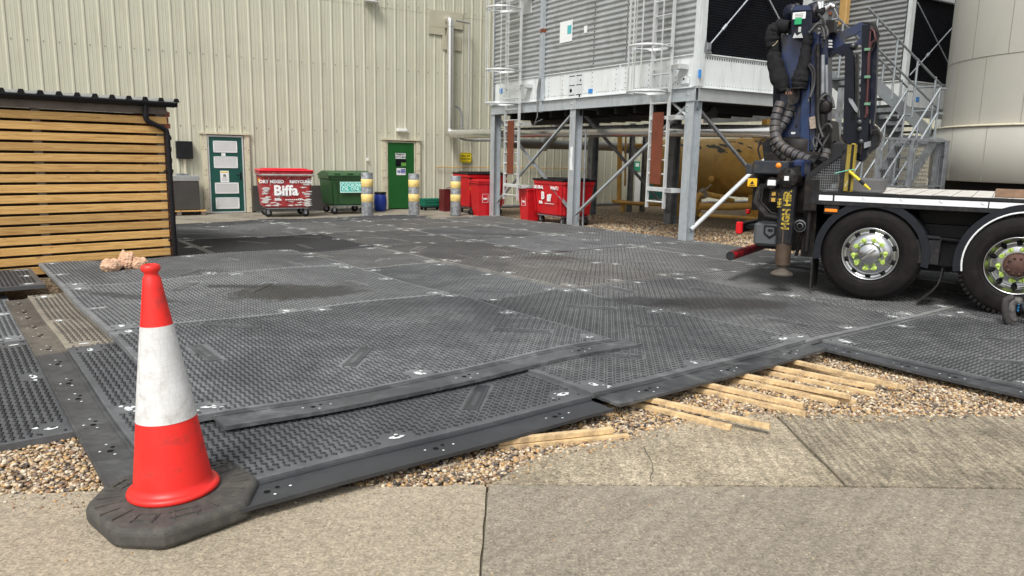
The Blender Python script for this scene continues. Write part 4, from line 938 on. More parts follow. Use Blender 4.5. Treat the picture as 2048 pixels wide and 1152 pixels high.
b.box(-.24, -.22, 0, .36, .02, .62); b.box(.22, .24, 0, .36, .02, .62); b.box(-.24, .24, .34, .36, .02, .62); b.box(-.24, .24, 0, .36, 0, .02); b.rbox(-.26, .26, -.02, .01, .60, .64, .008); b.tube([(-.2, -.02, .66), (-.1, -.05, .68), (.1, -.05, .68), (.2, -.02, .66)], .012, 8)
b.build('crate_body', maroon, t)
t = thing('plastic_barrel', 'blue plastic barrel with a black lid between bollard and kitchen door', 'barrel', site(7.88, 19.95, -.012), A)
b = MB(); b.lathe([(.0, 0), (.14, 0), (.165, .03), (.178, .2), (.178, .32), (.165, .44), (.15, .475)], 28); b.lathe([(.17, .235), (.185, .245), (.17, .255)], 28); b.build('barrel_body', blueb, t)
b = MB(); b.lathe([(.15, .475), (.165, .478), (.168, .52), (.155, .535), (.001, .53)], 28); b.build('lid', black, t)

# ---------------- cooling towers ----------------
def hcol(b, x, y, z0, z1, s=.2, f_=.012, rot=0):
    h_ = s/2; x += 0
    if rot == 0:
        b.box(x-h_, x+h_, y-h_, y-h_+f_, z0, z1); b.box(x-h_, x+h_, y+h_-f_, y+h_, z0, z1); b.box(x-.005, x+.005, y-h_+f_, y+h_-f_, z0, z1)
    else:
        b.box(x-h_, x-h_+f_, y-h_, y+h_, z0, z1); b.box(x+h_-f_, x+h_, y-h_, y+h_, z0, z1); b.box(x-h_+f_, x+h_-f_, y-.005, y+.005, z0, z1)
def louv_side(b, x, y0, y1, z0, z1, p=.109, am=.026, holes=()):
    pts = []; z = z0
    while z < z1:
        for s, d_ in ((0, 0), (.12, .25), (.3, 1), (.5, 1), (.68, .3), (.8, 0)): pts.append((x-am*d_, z+s*p))
        z += p
    n = len(pts); vs_ = [(q[0], y0, q[1]) for q in pts]+[(q[0], y1, q[1]) for q in pts]
    b.add(vs_, [(i, i+1, n+i+1, n+i) for i in range(n-1)], 0)
def dark_mesh(T_, x0, x1, z0, z1, nm='louvre_screen'):
    b = MB(); b.box(x0, x1, .06, .10, z0, z1)
    k = int((x1-x0)/.05)
    for i in range(k): b.box(x0+i*.05, x0+i*.05+.008, .046, .058, z0, z1)
    k = int((z1-z0)/.045)
    for i in range(k): b.box(x0, x1, .036, .046, z0+i*.045, z0+i*.045+.01)
    return b.build(nm, mesh_dark, T_)
TW = thing('cooling_tower', 'raised cooling tower with grey corrugated side on steel columns over the bins', 'cooling tower', site(10.1, 10.2), A)
WD = 2.95; LN = 7.25; ZT = 8.2
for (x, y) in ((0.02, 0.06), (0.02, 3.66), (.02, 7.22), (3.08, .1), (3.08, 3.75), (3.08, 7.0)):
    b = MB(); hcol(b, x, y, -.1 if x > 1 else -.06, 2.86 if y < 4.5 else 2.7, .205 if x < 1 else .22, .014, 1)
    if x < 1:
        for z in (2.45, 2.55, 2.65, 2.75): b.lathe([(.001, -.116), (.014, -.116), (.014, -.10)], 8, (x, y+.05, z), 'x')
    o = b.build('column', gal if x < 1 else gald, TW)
    if x < 1 and y > 3 and y < 4: 
        b = MB(); b.prism([(3.60, 1.30), (3.70, 1.30), (3.71, 1.55), (3.68, 1.62), (3.70, 1.80), (3.61, 1.82), (3.63, 1.5)], -.092, -.083, 'x'); b.build('torn_notice', white, o)
# perimeter beams (C-sections)
b = MB()
for x in (-.06, 3.1):
    b.box(x-.006, x+.006, -.05, LN+.1, 2.645, 2.865); b.box(x-.05, x+.05, -.05, LN+.1, 2.635, 2.645); b.box(x-.05, x+.05, -.05, LN+.1, 2.865, 2.873)
b.build('side_beam', gal, TW)
for y in (-.06, 3.6, LN):
    b = MB(); b.box(-.0, 3.05, y-.006, y+.006, 2.65, 2.86); b.box(-.0, 3.05, y-.05, y+.05, 2.636, 2.647); b.box(-.0, 3.05, y-.05, y+.05, 2.862, 2.869); b.build('end_beam', M('pale beam paint', (.40, .42, .42), .45, .3, .15, 3), TW)
# pan
b = MB(); b.box(.0, WD, .0, LN, 2.88, 3.46); b.box(-.03, WD, -.03, LN, 3.455, 3.475); b.box(-.03, WD+.03, -.035, LN+.03, 2.875, 2.895)
for y in (2.15, 4.95): b.box(-.03, -.001, y-.02, y+.02, 2.895, 3.455); 
o = b.build('basin', [panrust], TW)
b = MB()   # bolts along the basin
for i in range(118):
    y = .18+i*.06; z = 2.965; 
    if random.random() < .85: b.box(-.006, .001, y-.007, y+.007, z-.007, z+.007)
for y in (.55, 1.3, 2.0, 2.3, 3.1, 4.2, 4.75, 5.15, 6.1, 6.8):
    for z in np.arange(3.0, 3.42, .095): b.box(-.006, .001, y-.008, y+.008, z-.008, z+.008)
for i in range(46): b.box(.1+i*.062, .112+i*.062, -.008, .001, 3.385, 3.425)
for i in range(40): b.box(.15+i*.07, .16+i*.07, -.006, .001, 2.93, 2.94)
b.build('bolts', blackm, TW)
b = MB()   # control plate with slots
yc, zc = onU(1149, 170, 10.06); yc -= 10.2
b.box(-.012, .0, yc-.27, yc+.27, zc-.27, zc+.24, 0)
for dz in (-.21, .0, .20):
    for dy in (-.13, .13): b.box(-.016, -.012, yc+dy-.10, yc+dy+.10, zc+dz-.008, zc+dz+.008, 1)
for dy, dz, r_ in ((.17, -.11, .045), (-.18, .09, .025), (-.16, -.25, .03)): b.lathe([(.001, -.015), (r_, -.015)], 16, (0, yc+dy, zc+dz), 'x', 1)
b.build('slotted_plate', [pandw, holem], TW)
for q in ((1180, 182, .07, .045), (1393, 148, .10, .07), (1001, 182, .07, .06)):
    y, z = onU(q[0], q[1], 10.08); y -= 10.2; b = MB(); b.box(-.014, -.003, y-q[2], y+q[2], z-q[3], z+q[3]); b.build('sticker', bluest, TW)
b = MB(); b.rbox(-.05, -.002, .16, .40, 2.93, 3.10, .03); b.lathe([(.001, -.054), (.02, -.054)], 10, (0, .28, 3.04), 'x', 1); b.build('lifting_lug', [pandw, holem], TW)
# siding
b = MB(); louv_side(b, -.005, .08, 3.05, 3.49, ZT); louv_side(b, -.011, 3.04, 5.06, 3.49, ZT); louv_side(b, -.005, 5.05, LN, 3.49, ZT); b.box(.01, WD, .10, LN, 3.475, ZT, 0)
b.build('siding', siding, TW)
b = MB()
for y in (1.98, 3.05): 
    for z in np.arange(3.55, ZT, .109): b.box(-.034, -.02, y-.007, y+.007, z-.02, z+.028)
for i in range(60): y = random.uniform(.2, 7.1); z = 3.54+.109*random.randint(0, 42); b.box(-.032, -.02, y-.008, y+.008, z, z+.014)
b.build('siding_fixings', blackm, TW)
b = MB(); b.box(-.05, .10, -.04, .07, 2.9, ZT); b.box(-.012, .12, -.05, -.03, 2.9, ZT); b.build('corner_post', pandw, TW)
b = MB(); b.box(-.04, .06, LN-.01, LN+.06, 2.88, ZT); b.build('corner_post', gald, TW)
b = MB(); b.box(WD-.18, WD, -.03, .05, 2.88, ZT); b.build('corner_post', pandw, TW)
dark_mesh(TW, .10, WD-.18, 3.475, ZT)
b = MB(); b.box(-.02, WD+.02, .0, LN+.03, ZT, ZT+.12); b.build('roof', gald, TW)
b = MB()
c1 = Vector((.16, -.03, 3.56)); b.tube([c1, (2.75, -.03, 6.1)], .014, 8); b.tube([(.16, -.03, 6.1), (2.75, -.03, 3.56)], .014, 8)
for s in (.16, .42): p = c1.lerp(Vector((2.75, -.03, 6.1)), s); b.tube([p-Vector((.05, 0, .05)), p+Vector((.05, 0, .05))], .026, 8)
b.build('tie_rod', gal, TW)
b = MB(); b.prism([(.08, 3.48), (.28, 3.48), (.22, 3.62), (.1, 3.70)], -.05, -.035, 'y'); b.rbox(.14, .25, -.065, -.03, 3.53, 3.66, .01); b.build('rod_bracket', gald, TW)
# vertical cable tray
y, z = onU(1083, 100, 10.0); y -= 10.2
b = MB(); b.box(-.10, -.035, y-.05, y+.05, 2.62, ZT, 0)
for dy in (-.06, .04): b.box(-.12, -.035, y+dy, y+dy+.018, 2.9, ZT, 0)
b.box(-.12, -.03, y-.07, y+.07, 4.42, 4.50, 1)
for k in range(4): b.tube([(-.13, y-.03+.018*k, 3.4), (-.14, y+.0+.03*k, 3.1), (-.13, y+.06+.01*k, 2.8), (-.12, y+.07, 2.5)], .009, 6, 2)
b.tube([(-.12, y+.07, 2.55), (-.1, y+.25, 2.3), (-.1, y+.12, 2.4), (-.1, y-.1, 2.45)], .009, 6, 2)
b.build('cable_tray', [gal, rust, gald], TW)
b = MB()
for (px, py, px2, py2) in ((1131, 43, 1143, 83),):
    a0, z1_ = onU(1120, 45, 10.05); a1, z0_ = onU(1143, 82, 10.05); b.box(-.045, -.03, a1-10.2, a0-10.2, z0_, z1_, 0); b.box(-.05, -.045, a1-10.2+.02, a1-10.2+.17, (z0_+z1_)/2-.06, (z0_+z1_)/2+.12, 1)
b.build('notice', [white, M('teal print', (.1, .45, .5), .5)], TW); b = MB()
a0, z1_ = onU(1168, 52, 10.05); b.box(-.045, -.03, a0-10.3, a0-10.2, z1_-.15, z1_, 0)
b.build('notice', [white, M('teal print', (.1, .45, .5), .5)], TW)
# braces
def ang(b, a_, c_, w_=.06): b.beam(a_, c_, w_, .008); b.beam(Vector(a_)+Vector((.0, 0, .03)), Vector(c_)+Vector((0, 0, .03)), .008, w_)
for a_, c_, m_ in (((.02, 7.1, .35), (.02, 3.78, 2.55), gal), ((.06, 7.1, 2.5), (.06, 3.78, .35), gald), ((.02, 3.55, .3), (.02, .2, 2.55), gal), ((.12, 3.66, 2.6), (3.0, 3.66, .25), gald),
                ((.1, .04, 2.5), (3.0, .04, .35), gald)):
    b = MB(); ang(b, a_, c_, .07); b.build('brace', m_, TW)
b = MB(); b.tube([(.06, -.02, .30), (3.0, -.02, 2.35)], .042, 12); b.build('brace', M('white brace tube', (.62, .66, .68), .4, .2), TW)
b = MB(); b.beam((.02, .6, 2.63), (.02, .15, 2.35), .04, .04); b.build('brace', pandw, TW)
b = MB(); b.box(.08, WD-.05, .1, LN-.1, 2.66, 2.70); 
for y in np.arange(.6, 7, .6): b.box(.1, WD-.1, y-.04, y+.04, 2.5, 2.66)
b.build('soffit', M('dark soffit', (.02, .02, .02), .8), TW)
b = MB(); b.tube([(1.4, 2.4, 2.6), (1.4, 2.4, 2.25)], .22, 18); b.tube([(1.4, 2.4, 2.52), (1.4, 2.4, 2.56)], .42, 18); b.tube([(1.0, 6.9, 2.5), (1.0, .5, 2.5)], .11, 14)
b.build('sump_pipe', M('dark pipe', (.035, .035, .035), .6, .2), TW)
# caged ladders
def ladder(px0, px1, pyb, uoff, hoops, lab, board):
    uL = 10.1-uoff; (y0, z0_), (y1, _) = onU(px0, pyb, uL), onU(px1, pyb, uL); y0 -= 10.2; y1 -= 10.2; xx = -uoff
    ld = MB(); top = ZT+.4
    for y in (y0, y1): ld.box(xx-.03, xx+.03, y-.016, y+.016, z0_, top)
    o = ld.build('ladder', alu, TW); o['label'] = lab
    z = z0_+.12
    while z < top: b = MB(); b.tube([(xx, y0, z), (xx, y1, z)], .018, 8); b.build('rung', alu, o); z += .262
    b = MB(); yc_ = (y0+y1)/2; hw = .36; xc = xx-.36
    for hz in hoops:
        b.lathe([(hw, hz-.025), (hw+.006, hz-.025), (hw+.006, hz+.025), (hw, hz+.025), (hw, hz-.025)], 28, (xc, yc_, 0), 'z')
        b.beam((xc, yc_+hw, hz), (xx, y0, hz), .05, .006); b.beam((xc, yc_-hw, hz), (xx, y1, hz), .05, .006)
    for k in range(7):
        a_ = math.pi/2+math.pi*k/6; b.beam((xc+hw*math.cos(a_), yc_+hw*math.sin(a_), hoops[0]), (xc+hw*math.cos(a_), yc_+hw*math.sin(a_), top), .03, .008)
    b.build('cage', alu, o)
    for z in (z0_+.35, 2.35, 3.25, 5.3):
        b = MB(); b.box(xx-.02, -.03 if z > 2.6 else -.02, y1-.02-.22, y1-.02, z-.04, z+.04); b.box(xx-.02, xx+.0, y1-.2, y0+.03, z-.03, z+.03); b.build('bracket', alu, o)
    b = MB(); b.box(-.04, -.025, yc_-.5, yc_+.1, 4.95, 5.45); b.build('fixing_plate', alu, o)
    b = MB(); b.box(xx-.045, xx-.035, (y0+y1)/2-.155, (y0+y1)/2+.145, board[0], board[1]); b.build('guard_board', rustw, o)
ladder(1008, 1035, 398, .22, (2.84, 3.62, 5.05, 6.5), 'caged ladder at the far left end of the tower', (1.15, 2.45))
ladder(1293, 1327, 414, .22, (2.80, 3.60, 5.0, 6.4), 'caged ladder nearest the right corner column', (1.12, 2.45))

# conduit down the middle column
t = thing('conduit', 'grey conduit running down beside the middle tower column', 'pipe', site(10.22, 13.74), A)
b = MB(); b.tube([(0, -.12, 2.2), (.0, -.12, .12)]+arc((0, -.12, 0), (0, -.12, .1), (.0, -.22, -.02)), .022, 8); b.build('pipe_run', gald, t)

T2 = thing('cooling_tower', 'second cooling tower partly hidden behind the crane and staircase', 'cooling tower', site(16.5, 10.25), A)
W2 = 2.9; L2 = 6.0; Z2 = 5.25
for (x, y) in ((.05, .1), (.05, 3.5), (2.8, .1), (2.8, 3.5)):
    b = MB(); hcol(b, x, y, -.08, 2.7, .2); b.build('column', gald, T2)
b = MB(); b.box(-.03, W2, -.05, .0, 2.64, 2.85); b.box(-.05, 0, -.05, L2, 2.64, 2.85); b.build('side_beam', gald, T2)
b = MB(); b.box(0, W2, 0, L2, 2.87, 3.42); b.box(-.03, W2, -.03, L2, 3.42, 3.44); b.build('basin', panrust, T2)
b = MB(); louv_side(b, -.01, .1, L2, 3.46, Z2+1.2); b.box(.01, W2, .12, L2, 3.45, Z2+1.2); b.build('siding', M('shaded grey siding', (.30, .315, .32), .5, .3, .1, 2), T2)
for x0, x1 in ((-.04, .09), (2.15, 2.25)):
    b = MB(); b.box(x0, x1, -.04, .06, 2.88, Z2+1.2); b.build('corner_post', pandw, T2)
dark_mesh(T2, .09, 2.15, 3.45, Z2)
b = MB(); b.box(.09, 2.15, -.03, .05, Z2, Z2+.06)
for i in range(8): b.prism([(.15+i*.25, Z2+.06), (.35+i*.25, Z2+.06), (.25+i*.25, Z2+.30)], -.02, .0, 'y')
b.build('head_trim', pandw, T2)
b = MB(); b.tube([(.15, -.03, 3.55), (2.1, -.03, 5.1)], .014, 8); b.tube([(.15, -.03, 5.1), (2.1, -.03, 3.55)], .012, 8); b.tube([(.72, -.03, 4.0), (.80, -.03, 4.07)], .03, 8); b.build('tie_rod', gal, T2)
u_, z_ = onV(1837, 216, 10.2); b = MB(); b.box(u_-16.5-.06, u_-16.5+.06, -.01, -.001, 3.0, 3.1); b.build('sticker', bluest, T2)
t = thing('vertical_pipe', 'ochre vertical pipe against the second tower above the crane arm', 'pipe', site(16.25, 11.75), A); b = MB(); b.rbox(-.08, .08, -.1, .1, onV(1715, 56, 11.75)[1], 7, .02); b.build('pipe_run', M('light ochre', (.50, .31, .11), .5), t)

# ---------------- ochre vessel and pipework ----------------
t = thing('pressure_vessel', 'large horizontal ochre tank behind the tower columns', 'tank', site(15.5, 14.2), A)
b = MB(); r_ = .76; y0, y1 = -1.9, 2.45
prof_ = [(.001, y0-.30), (.35, y0-.27), (.58, y0-.18), (.72, y0-.06), (r_, y0), (r_, -.4), (r_+.006, -.39), (r_+.006, -.36), (r_, -.35), (r_, y1), (.72, y1+.06), (.58, y1+.18), (.35, y1+.27), (.001, y1+.30)]
b.lathe(prof_, 44, (0, 0, 1.40), 'y'); b.build('shell', ochre, t)
def patchmat():
    m = M('dark grey patch', (.075, .075, .06), .7, 0, .3, 10); return m
b = MB(); rr2 = random.Random(2)   # ragged dark grey patches on the upper shell
for i in range(30):
    yc_ = rr2.uniform(-1.6, 2.2); th_ = rr2.uniform(R(118), R(150)); n = 10
    l_, h2 = rr2.uniform(.05, .22), rr2.uniform(.02, .06)
    pts = []
    for k in range(n):
        q = 2*math.pi*k/n; aa = th_+(h2*math.sin(q)*rr2.uniform(.6, 1.2)-.3*l_*math.cos(q))/r_; yy_ = yc_+l_*math.cos(q)*rr2.uniform(.7, 1.1)
        pts.append(((r_+.004)*math.cos(aa), yy_, 1.40+(r_+.004)*math.sin(aa)))
    b.add(pts, [tuple(range(n))])
b.build('grey_patches', patchmat(), t)
for y in (-1.2, 1.6):
    b = MB(); b.box(-.55, .55, y-.07, y+.07, -.03, .75); b.build('saddle', ochre, t)
b = MB(); b.lathe([(.001, -.80), (.07, -.80), (.09, -.78), (.09, -.70)], 18, (0, -.05, 1.08), 'x'); b.build('port', ochre, t)
b = MB()
for y in (-1.5, -1.0, -.7, -.3, .3): b.tube([(0, y, 2.1), (0, y, 2.3)], .03, 8); b.tube([(-.06, y, 2.3), (.06, y, 2.3)], .02, 8)
b.build('nozzles', ochre, t)
t = thing('gas_pipework', 'ochre pipework with flanges and valve under the horizontal tank', 'pipe', site(14.6, 12.4), A)
p1 = guv(1400, 418); b = MB()
u0_, z0_ = onV(1388, 416, 13.2); 
def pv(x, y, v=12.9): u_, z_ = onV(x, y, v); return (u_-14.6, v-12.4, z_)
b.tube([pv(1388, 418), pv(1390, 402)]+[pv(1396, 390), pv(1408, 387), pv(1450, 396)], .065, 12); b.tube([pv(1395, 412), pv(1460, 414), pv(1505, 411)], .085, 12); b.tube([pv(1400, 430, 12.4), pv(1560, 440, 12.4)], .04, 10)
b.build('pipe_run', ochre, t)
b = MB(); b.tube([pv(1404, 380), pv(1410, 394)], .09, 12); b.tube([pv(1412, 378, 12.7), pv(1422, 370, 12.7)], .02, 8); b.build('flange', M('dirty flange', (.30, .26, .2), .7, .2, .3, 20), t)
b = MB(); b.tube([pv(1450, 398), pv(1466, 402)], .06, 10); b.build('valve', M('brass valve', (.5, .33, .08), .4, .5), t)
b = MB(); b.box(*[q for q in (pv(1512, 440)[0], pv(1522, 440)[0])], .4, .55, 0, 2.6); b.build('post', ochre, t)
t = thing('gas_pipework', 'slender ochre pipes and low rail beyond the second ladder', 'pipe', site(14.5, 17.6), A)
b = MB()
def pq(x, y, v=17.6): u_, z_ = onV(x, y, v); return (u_-14.5, v-17.6, z_)
for x, r_, yb in ((1238, .075, 405), (1250, .03, 372), (1262, .06, 372)): a_ = pq(x, yb); c_ = pq(x+2, 250); b.tube([a_, c_], r_, 10)
b.tube([pq(1225, 402), pq(1262, 404)], .05, 10); b.tube([pq(1228, 404), pq(1400, 414, 16)], .055, 10); b.tube([pq(1262, 268), pq(1300, 266)], .09, 10); b.tube([pq(1258, 290), pq(1300, 292)], .06, 10); b.tube([pq(1262, 372), pq(1264, 352)], .05, 10)
for x in (1246, 1284): b.tube([pq(x, 424), pq(x, 403)], .07, 8)
b.build('pipe_run', ochre, t)
t = thing('pipe_support', 'dark steel support frame among the ochre pipes', 'frame', site(14.8, 17.5), A)
b = MB()
for x in (1258, 1284): u_, v_ = guv(x, 424); hcol(b, u_-14.8, v_-17.5, 0, 2.6, .12)
b.build('post', gald, t); b = MB(); a_ = pq(1250, 304); c_ = pq(1290, 303); b.beam(Vector(a_)-Vector((.3, -.1, 0)), Vector(c_)-Vector((.3, -.1, 0)), .1, .08); b.build('cross_beam', gald, t)
t = thing('equipment_cabinet', 'teal cabinet low behind the second ladder', 'cabinet', site(15.6, 19.8), A)
u_, z_ = onV(1322, 372, 19.8); b = MB(); b.rbox(u_-15.6-.6, u_-15.6+.1, 0, .4, .2, 1.0, .01); b.build('body', M('teal cabinet', (.01, .09, .075), .5), t); b = MB(); b.box(u_-15.6-.85, u_-15.6-.6, 0, .4, 0, 1.1); b.build('side_panel', white, t)
def f(t_):
    u_, z_ = onV(1273, 332, 20.4); b = MB(); b.box(u_-.13, u_+.13, -.05, -.036, z_-.16, z_+.16); b.box(u_-.08, u_+.08, -.053, -.05, z_-.02, z_+.1, 1); b.build('sign_plate', [M('green safety sign', (.02, .3, .16), .5), white], t_)
onwall('safety_sign', 'green safety sign on the far wall between the ochre pipes', 'sign', f)

# ---------------- staircase, fence, silo ----------------
t = thing('steel_staircase', 'galvanised steel staircase with two flights and tubular handrails', 'staircase', site(14, 8.6), A)
def sv(x, y, v): u_, z_ = onV(x, y, v); return Vector((u_-14, v-8.6, z_))
vf, vb = 8.7, 9.4      # near and far sides of the upper flight
up0, up1 = sv(1728, 148, vf), sv(1864, 272, vf); yv = vb-vf
up0.y = up1.y = .1
for v_ in (0, yv):
    st = MB(); o_ = Vector((0, v_, 0)); st.beam(up0+o_, up1+o_, .012, .26); st.build('stringer', railm, t)
b = MB(); nst = 9
for i in range(nst): p = up0.lerp(up1, (i+.5)/nst); b.box(p.x-.12, p.x+.14, .11, .09+yv, p.z+.0, p.z+.035)
b.build('treads', M('tread grating', (.14, .15, .16), .6, .4, .2, 30), t)
ra, rb_ = sv(1880, 177, 7.95), sv(1768, 354, 7.95); ra.y = rb_.y = -.65
zl = up1.z-.08; x0l = ra.x
b = MB(); b.prism([(x0l-.05, -.65), (x0l+.30, -.65), (up1.x+.35, .1), (up1.x+.35, .1+yv), (up1.x-.1, .1+yv), (x0l-.05, 0)], zl-.10, zl, 'z'); b.build('landing', railm, t)
sl_ = (ra-rb_)/(ra.z-rb_.z)
lo0 = Vector((ra.x, 0, zl-.05)); lo1 = lo0-sl_*(lo0.z-.05); lo1.y = 0
for y in (-.65, -.02):
    st = MB(); st.beam((lo0.x, y, lo0.z), (lo1.x, y, lo1.z), .012, .22); st.build('stringer', gald, t)
b = MB()
for i in range(9): p = lo0.lerp(lo1, (i+.5)/9); b.box(p.x-.13, p.x+.12, -.64, -.03, p.z, p.z+.035)
b.build('treads', MATS['tread grating'], t)
for x, y in ((x0l+.24, -.6), (up1.x+.25, .15), (up1.x-.05, .05+yv), (-1.85, .1)):
    b = MB(); b.box(x-.04, x+.04, y-.04, y+.04, 0, zl-.1 if x > -1 else 2.9); b.build('support_post', gald, t)
b = MB(); rr_ = .021
def rail(a_, c_): b.tube([a_, c_], rr_, 8)
for y in (0, yv):
    o_ = Vector((0, y, 0))
    for dz in (1.1, .62): rail(up0+o_+Vector((-.1, 0, dz+.05)), up1+o_+Vector((.12, 0, dz-.1)))
    for s in (.1, .38, .68, .96): p = up0.lerp(up1, s)+o_; rail(p, p+Vector((0, 0, 1.1)))
rail(up1+Vector((.12, 0, 1.0)), up1+Vector((.12, 0, .52)))
for dz in (1.0, .52): rail(up1+Vector((.12, 0, dz)), up1+Vector((.35, 0, dz))); rail(up1+Vector((.35, 0, dz)), up1+Vector((.35, yv, dz)))
rail(up1+Vector((.35, 0, -.1)), up1+Vector((.35, 0, 1.0)))
for y in (-.65, -.02):
    for dz in (0, -.44):
        a_ = Vector((ra.x, y, ra.z+dz)); c_ = a_-sl_*(ra.z-1.0); c_.y = y; rail(a_, c_); rail(a_, a_+Vector((.2, 0, 0)))
    rail(Vector((c_.x, y, c_.z+.44)), Vector((c_.x, y, .1)))
    for s in (.0, .33, .66): a_ = Vector((ra.x, y, ra.z))-sl_*((ra.z-1.0)*s); rail((a_.x, y, a_.z), (a_.x, y, a_.z-1.0))
b.build('handrail', railm, t)
t = thing('mesh_fence', 'grey wire mesh fence panel in front of the staircase', 'fence', site(12.2, 7.9), A)
b = MB()
for x in (0, .95, 2.0): b.box(x-.03, x+.03, -.03, .03, -.03, 2.03)
b.box(1.97, 2.08, -.05, .05, -.03, 2.03); b.build('post', gald, t)
b = MB(); b.box(0, 2.0, -.02, .02, 2.0, 2.04); b.box(0, 2.0, -.02, .02, 1.18, 1.21); b.build('rail', gald, t)
b = MB()
for i in range(40): b.box(i*.05, i*.05+.003, -.002, .002, .1, 2.0)
for i in range(38): b.box(0, 2, -.0045, -.0025, .1+i*.05, .103+i*.05)
b.build('wire_panel', gald, t)
t = thing('storage_tank', 'large round beige clad tank on a black base at the right', 'tank', (10.78, 14.1, 0), 0)
b = MB(); Rt = 2.6
b.lathe([(Rt+.10, 1.30), (Rt+.13, 1.32), (Rt+.13, 2.25), (Rt+.10, 2.27)], 96); b.build('skirt_cladding', tankc, t)
b = MB(); b.lathe([(Rt, 2.27), (Rt, 3.50), (Rt, 8.0), (0, 8.6)], 96); b.build('wall_cladding', tankc, t)
b = MB()
for z in (3.47, 4.71, 5.95): b.lathe([(Rt+.001, z-.006), (Rt+.006, z-.004), (Rt+.006, z+.004), (Rt+.001, z+.006)], 96)
a0_ = math.atan2(-14.1, -11.2)
for k, (z0_, z1_, off) in enumerate(((1.31, 2.26, .0), (2.28, 3.46, .09), (3.48, 4.70, .02), (4.72, 5.9, .1))):
    rr_ = Rt+(.132 if k == 0 else .003)
    for i in range(14):
        a_ = a0_+off*2+(i-7)*.30; b.beam((rr_*math.cos(a_), rr_*math.sin(a_), z0_), (rr_*math.cos(a_), rr_*math.sin(a_), z1_), .006, .006)
b.build('joint', tankl, t)
b = MB(); b.lathe([(Rt+.04, 2.272), (Rt+.15, 2.262), (Rt+.15, 2.285), (Rt+.0, 2.31)], 96); b.build('drip_flashing', creamf, t)
b = MB(); b.lathe([(Rt-.15, 1.32), (Rt-.15, .25), (Rt-.4, .0)], 64); b.build('base', M('black tank base', (.012, .012, .014), .6, 0, .4, 3), t)
# background plant building right of the tower, low clutter behind the staircase
t = thing('plant_cabin', 'cream louvred plant cabin behind the staircase', 'building', site(18.3, 13.0), A)
b = MB(); b.box(0, 4.5, 0, 3, 0, 2.3)
for i in range(16): b.box(.15, 4.3, -.03, -.005, .3+i*.12, .36+i*.12)
b.build('wall', creamf, t); b = MB(); b.box(-.1, 4.6, -.1, 3.1, 2.3, 2.4); b.build('roof', gald, t)

